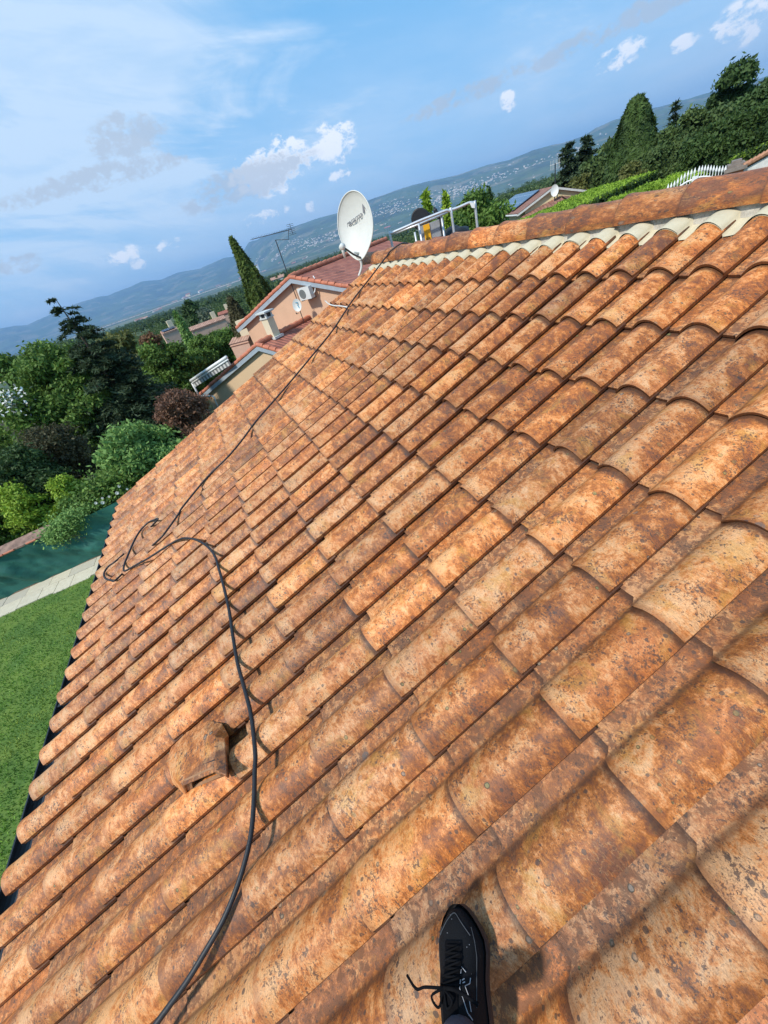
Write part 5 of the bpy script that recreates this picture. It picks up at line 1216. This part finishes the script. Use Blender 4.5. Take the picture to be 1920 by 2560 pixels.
# grass blades
rg_ = np.random.default_rng(8); nbld = 150000
s_ = rg_.uniform(-5.0, 5.5, nbld) ; t_ = PW + rg_.uniform(0, 1, nbld) ** 0.75 * 12.5 - 0.04 + rg_.normal(0, 0.02, nbld)
Pb = wa + wd * s_[:, None] * 1.0 + wn_ * t_[:, None]
ok = (Pb[:, 0] < G0[0] + 0.3) & (Pb[:, 0] > -14); Pb = Pb[ok]; nbl = len(Pb)
th = rg_.uniform(0, 6.28, nbl); hh = rg_.uniform(0.018, 0.045, nbl); wd2 = rg_.uniform(0.0035, 0.007, nbl) * 1.4
dx2 = np.stack([np.cos(th), np.sin(th), np.zeros(nbl)], -1); ln2 = np.stack([rg_.normal(0, 0.014, nbl), rg_.normal(0, 0.014, nbl), hh], -1)
Pb[:, 2] = 0.012
V = np.stack([Pb - dx2 * wd2[:, None], Pb + dx2 * wd2[:, None], Pb + ln2 + dx2 * wd2[:, None] * 0.4, Pb + ln2 - dx2 * wd2[:, None] * 0.4], 1).reshape(-1, 3)
lvg = np.clip(0.5 + 0.5 * np.array([mnoise.noise(Vector((float(p_[0]) * 1.3, float(p_[1]) * 1.3, 0))) for p_ in Pb[::1]]) + rg_.uniform(-0.35, 0.35, nbl), 0, 1)
gr_ = raw_mesh('grass', V, np.arange(4 * nbl).reshape(-1, 4), [M_BLADE], lv=np.repeat(lvg, 4)); tag(gr_, 'short mown grass of the lawn below the eaves', 'grass', kind='stuff')
# path of reconstituted stone slabs, two rows
b = MB(); rs_ = np.random.default_rng(12); Lp = np.linalg.norm(W1 - W0)
for row, (o0, o1, L0) in enumerate(((0.02, 0.50, 0.62), (0.515, 1.03, 0.52))):
    x = -rs_.uniform(0, 0.4)
    while x < Lp:
        L1 = L0 * rs_.uniform(0.8, 1.15); e0, e1 = x + 0.006, x + L1 - 0.006; dz_ = rs_.normal(0, 0.003); k = rs_.uniform(0, 1) * (0.9 if row == 0 else 0.25)
        jag = rs_.uniform(-0.05, 0.06) if row == 1 else 0
        c = [W0 + wd * e0 + wn_ * o0, W0 + wd * e1 + wn_ * o0, W0 + wd * e1 + wn_ * (o1 + jag), W0 + wd * e0 + wn_ * (o1 + jag)]
        V = [p_ + [0, 0, -0.05] for p_ in c] + [p_ + [0, 0, 0.030 + dz_] for p_ in c]
        b.add(V, [(0, 3, 2, 1), (4, 5, 6, 7), (0, 1, 5, 4), (1, 2, 6, 5), (2, 3, 7, 6), (3, 0, 4, 7)], 0, lv=np.full(8, k)); x += L1
pth = b.build('path', M_SLAB); tag(pth, kind='structure')
# low wall with netting and tile coping
WH = 1.13
garden = empty('garden_wall', (*wa[:2], 0)); tag(garden, 'low garden wall wrapped in dark green netting beside the slab path', 'wall')
def wp2(s_, off, z): return wa + wd * s_ + wn_ * off + np.array([0, 0, z])
def wtop(s_): return WH + 0.02 + 0.038 * max(-0.5, min(4.6, s_))
S0, S1 = -5.0, 8.0
b = MB(); b.hexa([wp2(S0, -0.22, -0.6), wp2(S1, -0.22, -0.6), wp2(S1, -0.04, -0.6), wp2(S0, -0.04, -0.6)], [wp2(S0, -0.22, WH - 0.05), wp2(S1, -0.22, WH - 0.05), wp2(S1, -0.04, WH - 0.05), wp2(S0, -0.04, WH - 0.05)])
b.build('masonry', M_MORTAR, garden, recalc=True)
nx, nz_ = 240, 22; P = np.zeros((nx, nz_, 3))
for i in range(nx):
    s_ = S0 + (S1 - S0) * i / (nx - 1)
    for j in range(nz_):
        z = (wtop(s_) - 0.005) * j / (nz_ - 1); sag = 0.16 * mnoise.noise(Vector((s_ * 1.7 + z * 1.2, z * 1.4, 0.3))) + 0.10 * mnoise.noise(Vector((s_ * 4.5 + z * 3, z * 2.2, 9.1))) + 0.035 * mnoise.noise(Vector((s_ * 12 + z * 8, z * 4, 2.1))) + 0.012 * math.sin(s_ * 11 + z * 5)
        P[i, j] = wp2(s_, 0.06 + max(-0.055, sag) * (0.4 + 0.6 * math.sin(math.pi * min(1, z / WH))) + 0.015, z + 0.02 * mnoise.noise(Vector((s_, 4, z))))
b = MB(); b.grid(P); b.build('netting', M_NET, garden, smooth=True)
b = MB(); x = S0
M_COP = simple('coping_tiles', (0.26, 0.155, 0.11), 0.85, 0.5, 5)
while x < 2.15:
    W_h = wtop(x); b.hexa([wp2(x, -0.34, W_h + 0.05), wp2(x + 0.31, -0.34, W_h + 0.05), wp2(x + 0.31, 0.10, W_h - 0.02), wp2(x, 0.10, W_h - 0.02)], [wp2(x, -0.34, W_h + 0.095), wp2(x + 0.32, -0.34, W_h + 0.10), wp2(x + 0.32, 0.10, W_h + 0.015), wp2(x, 0.10, W_h + 0.02)]); x += 0.315
b.build('coping', M_COP, garden, recalc=True)
b = MB(); rs_ = np.random.default_rng(5); x = S0
while x < 1.9:
    if rs_.uniform() < 0.72: b.tube([wp2(x, 0.115, wtop(x) + 0.005), wp2(x + 0.26, 0.115, wtop(x) + 0.012)], 0.026, 8)
    x += 0.29
b.build('coping_edge', M_VERGE, garden)
b = MB(); b.hexa([wp2(S0, 0.0, -0.02), wp2(S1, 0.0, -0.02), wp2(S1, 0.10, -0.02), wp2(S0, 0.10, -0.02)], [wp2(S0, 0.0, 0.05), wp2(S1, 0.0, 0.05), wp2(S1, 0.085, 0.035), wp2(S0, 0.085, 0.035)])
b.build('plinth', simple('soil_brown', (0.16, 0.10, 0.06), 0.95, 0.4, 14), garden, recalc=True)
# creeper over the wall
rs_ = np.random.default_rng(77)
ck = empty('creeper', wp2(1.2, 0, WH)); tag(ck, 'pale leafed creeper tumbling over the top of the green netted wall', 'climbing plant')
def s_of(u, v, z):   # wall coordinate seen at a pixel at height z
    p_ = atpl(u, v, wa + wn_ * 0.1, wn_); return float((p_ - wa) @ wd), float(p_[2])
m = 3600; cu = rs_.normal(0, 1, (m, 3)); cs0, cz0 = s_of(132, 1338, 0); cs1, cz1 = s_of(182, 1292, 0)
tt = rs_.uniform(0, 1, m)[:, None]; C0, C1 = wp2(cs0, 0.12, cz0), wp2(cs1, 0.05, max(cz1, WH + 0.08))
P = C0 * (1 - tt) + C1 * tt + cu * np.array([0.17, 0.09, 0.12])
P[:, 2] -= np.abs(rs_.normal(0, 0.12, m)) * (rs_.uniform(0, 1, m) < 0.4)
off = (P - wa) @ wn_; P += wn_ * np.clip(0.09 - off, 0, 1)[:, None] * ((P[:, 2] < WH)[:, None])
V, Q, lv = leaves(P, np.tile(wn_ + [0, 0, 0.8], (m, 1)), 0.042, rs_, None, 1.7, 0.8); raw_mesh('foliage', V, Q, [LM['light']], ck, lv)
m = 900; P = wp2(cs1 + 0.25, -0.1, WH + 0.22) + rs_.normal(0, 1, (m, 3)) * [0.30, 0.12, 0.08]
V, Q, lv = leaves(P, np.tile([0, 0, 1.0], (m, 1)), 0.045, rs_, None, 1.7, 0.8); raw_mesh('foliage', V, Q, [LM['light']], ck, lv)
b = MB()
for k in range(9):
    p0 = wp2(cs0 + rs_.uniform(-0.1, 0.5), 0.1, WH); P = [p0]; 
    for _ in range(5): P.append(P[-1] + wd * rs_.uniform(-0.05, 0.16) + np.array([0, 0, rs_.uniform(-0.16, 0.02)]) + wn_ * rs_.uniform(-0.0, 0.03))
    b.tube(P, 0.004, 5)
b.build('stem', M_BARK, ck)
# white roses in the shrubbery
rb = empty('rose_bush', wp2(2.2, -0.9, 0)); tag(rb, 'bush with a few white flowers just above the netted wall by the roof edge', 'flowering shrub')
T = atd(268, 1222, 13.1); m = 5200; P = T + rs_.normal(0, 1, (m, 3)) * [0.42, 0.22, 0.30] - [0, 0, 0.22]
V, Q, lv = leaves(P, np.tile([0, -0.4, 0.9], (m, 1)) + rs_.normal(0, .3, (m, 3)), 0.065, rs_, None, 1.7, 0.8); raw_mesh('foliage', V, Q, [LM['green']], rb, lv)
b = MB(); b.tube([(T[0], T[1], 0), (T[0] + 0.05, T[1], T[2] - 0.6), T - [0, 0, 0.2]], [0.03, 0.02, 0.008], 6); b.build('stem', M_BARK, rb)
M_PETAL = simple('white_petal', (0.82, 0.80, 0.74), 0.7, 0.05, 20)
for k_, (u, v) in enumerate(((256, 1245), (240, 1257), (257, 1256), (273, 1241), (298, 1215), (293, 1232), (318, 1222))):
    c = atd(u, v, 12.35); b = MB()
    for pz in range(3):
        for k in range(6):
            a = k * 1.047 + pz * 0.5; d = np.array([math.cos(a), -0.3, math.sin(a)]); r_ = (0.026 + 0.014 * ((k_ * 7) % 3) / 2) - 0.007 * pz; o_ = np.array([0, -0.012 * pz, 0])
            b.add([c + o_, c + o_ + d * r_ + np.array([-d[2], 0, d[0]]) * 0.022, c + o_ + d * r_ * 1.3 + [0, -0.01, 0], c + o_ + d * r_ - np.array([-d[2], 0, d[0]]) * 0.022], [(0, 1, 2, 3)])
    b.build('flower', M_PETAL, rb)
# white flowering bush far left
T = atd(40, 1002, 22.5); wb_ = empty('flowering_bush', (T[0], T[1], -1.5)); tag(wb_, 'bush with a cluster of white flowers by the reddish roof at the left edge', 'flowering shrub')
m = 3000; P = T + rs_.normal(0, 1, (m, 3)) * [0.5, 0.4, 0.45] - [0, 0, 0.5]; V, Q, lv = leaves(P, np.tile([0, 0, 1.0], (m, 1)), 0.12, rs_); raw_mesh('foliage', V, Q, [LM['green']], wb_, lv)
m = 260; P = T + rs_.normal(0, 1, (m, 3)) * [0.28, 0.2, 0.26] + [0, -0.3, 0]; V, Q, lv = leaves(P, np.tile([0, -0.5, 0.8], (m, 1)), 0.10, rs_); raw_mesh('blossom', V, Q, [M_PETAL], wb_, lv)
b = MB(); b.tube([(T[0], T[1], -2), T - [0, 0, 0.3]], [0.07, 0.02], 6); b.build('trunk', M_BARK, wb_)

# ------------------------------------------------------------------ beyond the ridge, right
# loading platform with guard rail
va = R_(31); rn = np.array([math.sin(va), math.cos(va), 0]); rp0 = CAM + rn * 6.6
def cr(x, y): return (960 + x * .16878, 490 + y * .16878)
def rp_(x, y, off=0.0): return atpl(*cr(x, y), rp0 + rn * off, rn)
pf = empty('hoist_platform', rp_(600, 900)); tag(pf, 'aluminium guard rail frame of a roof hoist platform standing behind the ridge', 'guard rail')
zz = np.array([0, 0, 1.0])
def dn_(p, L=1.0): return p - zz * L
b = MB(); o1 = [dn_(rp_(95, 600), 0.8), rp_(95, 600), rp_(100, 565), rp_(120, 545), rp_(300, 468), rp_(500, 380), rp_(700, 300), rp_(900, 222), rp_(950, 214), rp_(985, 232), rp_(1000, 260), dn_(rp_(1000, 260), 0.9)]
b.tube(catmull(o1, 4), 0.017, 10); b.build('front_rail', M_ALU, pf, smooth=True)
b = MB(); b.tube([rp_(150, 562, .12), rp_(520, 418, .12), rp_(945, 240, .12)], 0.014, 8); b.build('inner_rail', M_ALU, pf, smooth=True)
b = MB(); o2 = [rp_(960, 216, .25), rp_(1100, 172, .25), rp_(1240, 110, .25), rp_(1300, 100, .25), rp_(1345, 120, .25), rp_(1352, 160, .25), dn_(rp_(1352, 160, .25), 0.9)]
b.tube(catmull(o2, 4), 0.018, 10); b.build('side_rail', M_ALU, pf, smooth=True)
b = MB(); b.hexa([rp_(1265, 95, .22), rp_(1300, 175, .22), rp_(1345, 180, .22), rp_(1345, 105, .22)], [rp_(1265, 95, .28), rp_(1300, 175, .28), rp_(1345, 180, .28), rp_(1345, 105, .28)]); b.build('corner_bracket', M_WHITE, pf, recalc=True)
for (x, y, off) in ((513, 405, .10), (850, 296, .14), (455, 535, .3)):
    b = MB(); b.tube([rp_(x, y, off), dn_(rp_(x, y, off), 0.7)], 0.015, 8); b.build('post', M_ALU, pf, smooth=True)
M_GALV = simple('galvanised_sheet', (0.36, 0.37, 0.38), 0.55, 0.12, 14, metal=0.35)
b = MB(); c = [rp_(500, 460, .22), rp_(820, 342, .22)]; c4_ = [c[0], c[1], dn_(c[1], 0.55), dn_(c[0], 0.55)]; b.hexa(c4_, [q + rn * 0.012 for q in c4_]); pn = b.build('panel', M_GALV, pf, recalc=True)
b = MB(); e = (c[1] - c[0]) / np.linalg.norm(c[1] - c[0]); c4_ = [c[1] - e * 0.005, c[1] + e * 0.055, dn_(c[1] + e * 0.055, 0.55), dn_(c[1] - e * 0.005, 0.55)]; b.hexa([q - rn * 0.012 for q in c4_], [q + rn * 0.024 for q in c4_]); b.build('panel_edge', M_DARKMETAL, pn, recalc=True)
b = MB(); b.tube([c[0] * 0.98 + c[1] * 0.02 - zz * 0.20 - rn * 0.01, c[1] - zz * 0.20 - rn * 0.01], 0.006, 6); b.build('seam', M_DARKMETAL, pn)
M_YEL = simple('yellow_sticker', (0.85, 0.42, 0.010), 0.5, 0.04, 20)
s0, s1 = rp_(575, 435, .205), rp_(668, 402, .205); c4_ = [s0, s1, dn_(s1, 0.275), dn_(s0, 0.275)]; b = MB(); b.hexa(c4_, [q + rn * 0.004 for q in c4_]); st_ = b.build('warning_sticker', M_YEL, pn, recalc=True)
eu = (s1 - s0) / np.linalg.norm(s1 - s0); Wst = np.linalg.norm(s1 - s0)
b = MB(); q0 = dn_(s0, 0.165)
def blk(x0, x1, z0, z1, mt=None):
    c = [q0 + eu * Wst * x0 + zz * z0, q0 + eu * Wst * x1 + zz * z0, q0 + eu * Wst * x1 + zz * z1, q0 + eu * Wst * x0 + zz * z1]; b.hexa([p_ - rn * 0.003 for p_ in c], [p_ - rn * 0.0005 for p_ in c])
for k, (x0, x1, z0, z1) in enumerate(((.18, .30, -.045, .005), (.30, .36, -.015, .012), (.36, .50, -.050, -.030), (.55, .66, -.05, .005), (.66, .72, -.012, .010), (.74, .90, -.045, -.02), (.78, .84, -.045, .0))): blk(x0, x1, z0, z1)
b.build('pictogram', M_BLACK, st_, recalc=True)
b = MB(); q0 = dn_(s0, 0.262); blk(.1, .9, -.006, .012); b.build('white_strip', M_WHITE, st_, recalc=True)
# black rubble bags / hose coils behind the rail
def lumpy(name, c, rx, ry, rz, parent, seed):
    b = MB(); P = np.zeros((13, 25, 3))
    for i in range(13):
        for j in range(25):
            a_, t = math.pi * i / 12, 2 * math.pi * j / 24; d = np.array([math.sin(a_) * math.cos(t), math.sin(a_) * math.sin(t), math.cos(a_)])
            k = 1 + 0.28 * mnoise.noise(Vector(d * 1.7 + np.array([seed, 0, 0]))); P[i, j] = c + d * [rx, ry, rz] * k
    b.grid(P); return b.build(name, M_BLACK, parent, smooth=True)
hr = empty('hose_reel', rp_(560, 320, .5)); tag(hr, 'black hose reel with an upright lug behind the aluminium guard rail', 'hose reel')
e3 = (rp_(820, 260, .5) - rp_(460, 330, .5)); e3 /= np.linalg.norm(e3)
ctr_ = rp_(545, 345, .5)
b = MB()
b.tube([ctr_ - rn * 0.07, ctr_ + rn * 0.07], 0.118, 28); b.build('drum', M_BLACK, hr, smooth=False)
b = MB()
for kk in range(5):
    b.tube([ctr_ + rn * (-0.06 + 0.03 * kk) + (e3 * math.cos(t) + zz * math.sin(t)) * (0.120 + 0.006 * (kk % 2)) for t in np.linspace(0, 2 * math.pi, 29)], 0.013, 6, cap=False)
b.tube(catmull([rp_(540, 262, .5), rp_(620, 262, .5), rp_(700, 290, .5), rp_(780, 290, .5), rp_(850, 330, .5)], 4), 0.028, 8)
b.build('coiled_hose', M_BLACK, hr, smooth=True)
b = MB(); b.tube(catmull([rp_(820, 300, .5), rp_(775, 250, .5), rp_(755, 200, .5), rp_(742, 165, .5)], 4), [0.034] * 5 + [0.028] * 4 + [0.014] * 4, 10); b.build('lug', M_BLACK, hr, smooth=True)
bag = empty('rubble_bag', rp_(1080, 600, .45)); tag(bag, 'black rubble bag lying behind the ridge under the platform rail', 'bag')
lumpy('sack', rp_(1060, 620, .45), 0.24, 0.16, 0.14, bag, 4.0)
b = MB(); b.tube([rp_(1125, 575, .3), rp_(1122, 548, .3), rp_(1135, 530, .3)], 0.012, 6); b.build('tie', M_DARKMETAL, bag)

# white gate, pillar and carport -------------------------------
def cg(x, y): return (1600 + x * .1929, 350 + y * .1929)
DG = 14.5; ga, gb = atd(*cg(330, 690), DG), atd(*cg(1110, 500), DG)
gdir = (gb - ga); gdir[2] = 0; gdir /= np.linalg.norm(gdir); gn = np.array([gdir[1], -gdir[0], 0.0])
if gn @ (ga - CAM) < 0: gn = -gn
def gq(x, y, off=0.0): return atpl(*cg(x, y), ga + gn * off, gn)
gate = empty('gate', gq(715, 700)); tag(gate, 'white two leaf swan necked gate with spear tips seen over the ridge', 'gate')
railpx = [(330, 720), (400, 690), (450, 660), (520, 600), (600, 548), (680, 515), (715, 500)]
railpx2 = [(730, 492), (800, 478), (870, 476), (940, 484), (1000, 492), (1060, 488), (1105, 482)]
for rpx, nm in ((railpx, 'gate_leaf'), (railpx2, 'gate_leaf')):
    R3 = [gq(*q) for q in rpx]; b = MB(); b.tube(catmull(R3, 4), 0.020, 8)
    lowz = min(p_[2] for p_ in R3) - 1.25; b.tube([np.array([R3[0][0], R3[0][1], lowz]), np.array([R3[-1][0], R3[-1][1], lowz])], 0.024, 8)
    b.tube([R3[0], np.array([R3[0][0], R3[0][1], lowz])], 0.026, 8); b.tube([R3[-1], np.array([R3[-1][0], R3[-1][1], lowz])], 0.026, 8)
    leafo = b.build(nm, M_WHITE, gate, smooth=True)
    b = MB(); L = [0] + list(np.cumsum([np.linalg.norm(R3[i + 1] - R3[i]) for i in range(len(R3) - 1)])); xs = [(p_ - R3[0]) @ gdir for p_ in R3]
    nbars = 9 if nm == 'gate_leaf' and rpx is railpx else 10
    for i in range(nbars):
        x = xs[-1] * (i + 0.5) / nbars; z = np.interp(x, xs, [p_[2] for p_ in R3]); p_ = R3[0] + gdir * x; p_[2] = z
        b.tube([np.array([p_[0], p_[1], lowz]), p_ + zz * 0.10], 0.009, 6)
        b.tube([p_ + zz * 0.09, p_ + zz * 0.13, p_ + zz * 0.16, p_ + zz * 0.225], [0.010, 0.024, 0.022, 0.003], 8)
    b.build('spear_bars', M_WHITE, leafo)
b = MB(); q = gq(715, 484); b.box(q - zz * 0.95, (0.06, 0.05, 0.97), [gdir, gn, zz]); b.build('gate_post', M_WHITE, gate)
M_BRICK = simple('orange_brick', (0.50, 0.20, 0.11), 0.85, 0.25, 12)
pil = gq(1235, 395); P_ = empty('gate_pillar', pil - zz * 1.4); tag(P_, 'orange rendered gate pillar with a grey tiled cap beside the white gate', 'pillar')
wpl = np.linalg.norm(gq(1345, 430) - gq(1125, 430)) / 2
b = MB(); b.box(pil - zz * 1.3 + gn * 0.25, (wpl, 0.25, 1.3), [gdir, gn, zz]); b.build('shaft', M_BRICK, P_)
b = MB(); b.box(pil + zz * 0.03 + gn * 0.25, (wpl * 1.22, 0.34, 0.035), [gdir, gn, zz]); b.box(pil + zz * 0.09 + gn * 0.25, (wpl * 0.95, 0.26, 0.03), [gdir, gn, zz]); b.box(pil + zz * 0.15 + gn * 0.25, (wpl * 0.55, 0.16, 0.03), [gdir, gn, zz]); b.build('cap', simple('grey_slab', (0.22, 0.18, 0.15), 0.9, 0.3, 8), P_)
b = MB(); lpq = gq(1285, 500); b.box(lpq - gn * 0.03, (wpl * 0.42, 0.02, 0.06), [gdir, gn, zz]); b.build('plate', M_WHITE, P_)
cpp = empty('carport', gq(1500, 450)); tag(cpp, 'carport with brown tiled roof and white fascia at the right edge behind the ridge', 'carport')
A0, A1 = gq(1345, 350), gq(1790, 105)
xd = A1 - A0; xdn = xd / np.linalg.norm(xd); 
b = MB(); tpq = [A0, A0 + xd * 1.5, A0 + xd * 1.5 + gn * 3.2 - zz * 0.55, A0 + gn * 3.2 - zz * 0.55]
b.add(tpq, [(0, 1, 2, 3)], 0, tp=[(0, 0, 0), (4, 0, 0), (4, 3, 0), (0, 3, 0)]); b.add([p_ - zz * 0.07 for p_ in tpq], [(3, 2, 1, 0)], 0, tp=[(0, 0, 0)] * 4); crf = b.build('roof', M_ROOFBROWN, cpp)
b = MB()
nt = 12
for i in range(nt): b.tube([A0 + xd * (1.5 * i / nt) + zz * 0.02 - gn * 0.02, A0 + xd * (1.5 * (i + 1) / nt) + zz * 0.035 - gn * 0.02], [0.05, 0.06], 8)
b.build('verge_tiles', simple('verge_brown', (0.42, 0.21, 0.12), 0.8, 0.3, 8), crf)
b = MB(); f0, f1 = A0 - zz * 0.05, A0 + xd * 1.5 - zz * 0.05; b.hexa([f0 - zz * 0.24, f1 - zz * 0.24, f1, f0], [p_ + gn * 0.03 for p_ in (f0 - zz * 0.24, f1 - zz * 0.24, f1, f0)]); b.build('fascia', M_WHITEDIRT, crf, recalc=True)
for q in (A0 + xd * 0.72 + gn * 0.1, A0 + xd * 0.10 + gn * 3.0, A0 + xd * 0.72 + gn * 3.0):
    b = MB(); b.box(q - zz * 1.75, (0.13, 0.13, 1.5), [gdir, gn, zz]); b.build('post', M_BRICK, cpp)
b = MB(); q = gq(1590, 425); b.box(q + gn * 1.2 - zz * 1.0, (0.6, 0.25, 1.0), [gdir, gn, zz]); b.build('low_wall', M_WHITE, cpp)

# ------------------------------------------------------------------ air between here and the hills
ztop = max(float(Z_[R__ < 16000].max()) + 25, 60.0)
bm_ = MB(); bm_.box((1500, 6500, (ztop - 120) / 2), (12500, 9500, (ztop + 120) / 2))
hz = bm_.build('haze', new_mat('haze').m, recalc=True); tag(hz, kind='stuff', label='thin bluish summer haze lying over the whole valley', cat='haze')
hm = hz.data.materials[0]; nt_ = hm.node_tree; nt_.nodes.clear()
pv = nt_.nodes.new('ShaderNodeVolumePrincipled'); ou = nt_.nodes.new('ShaderNodeOutputMaterial'); nt_.links.new(pv.outputs[0], ou.inputs['Volume'])
pv.inputs['Color'].default_value = (0.34, 0.60, 0.96, 1); pv.inputs['Density'].default_value = 9.5e-5; pv.inputs['Anisotropy'].default_value = 0.0
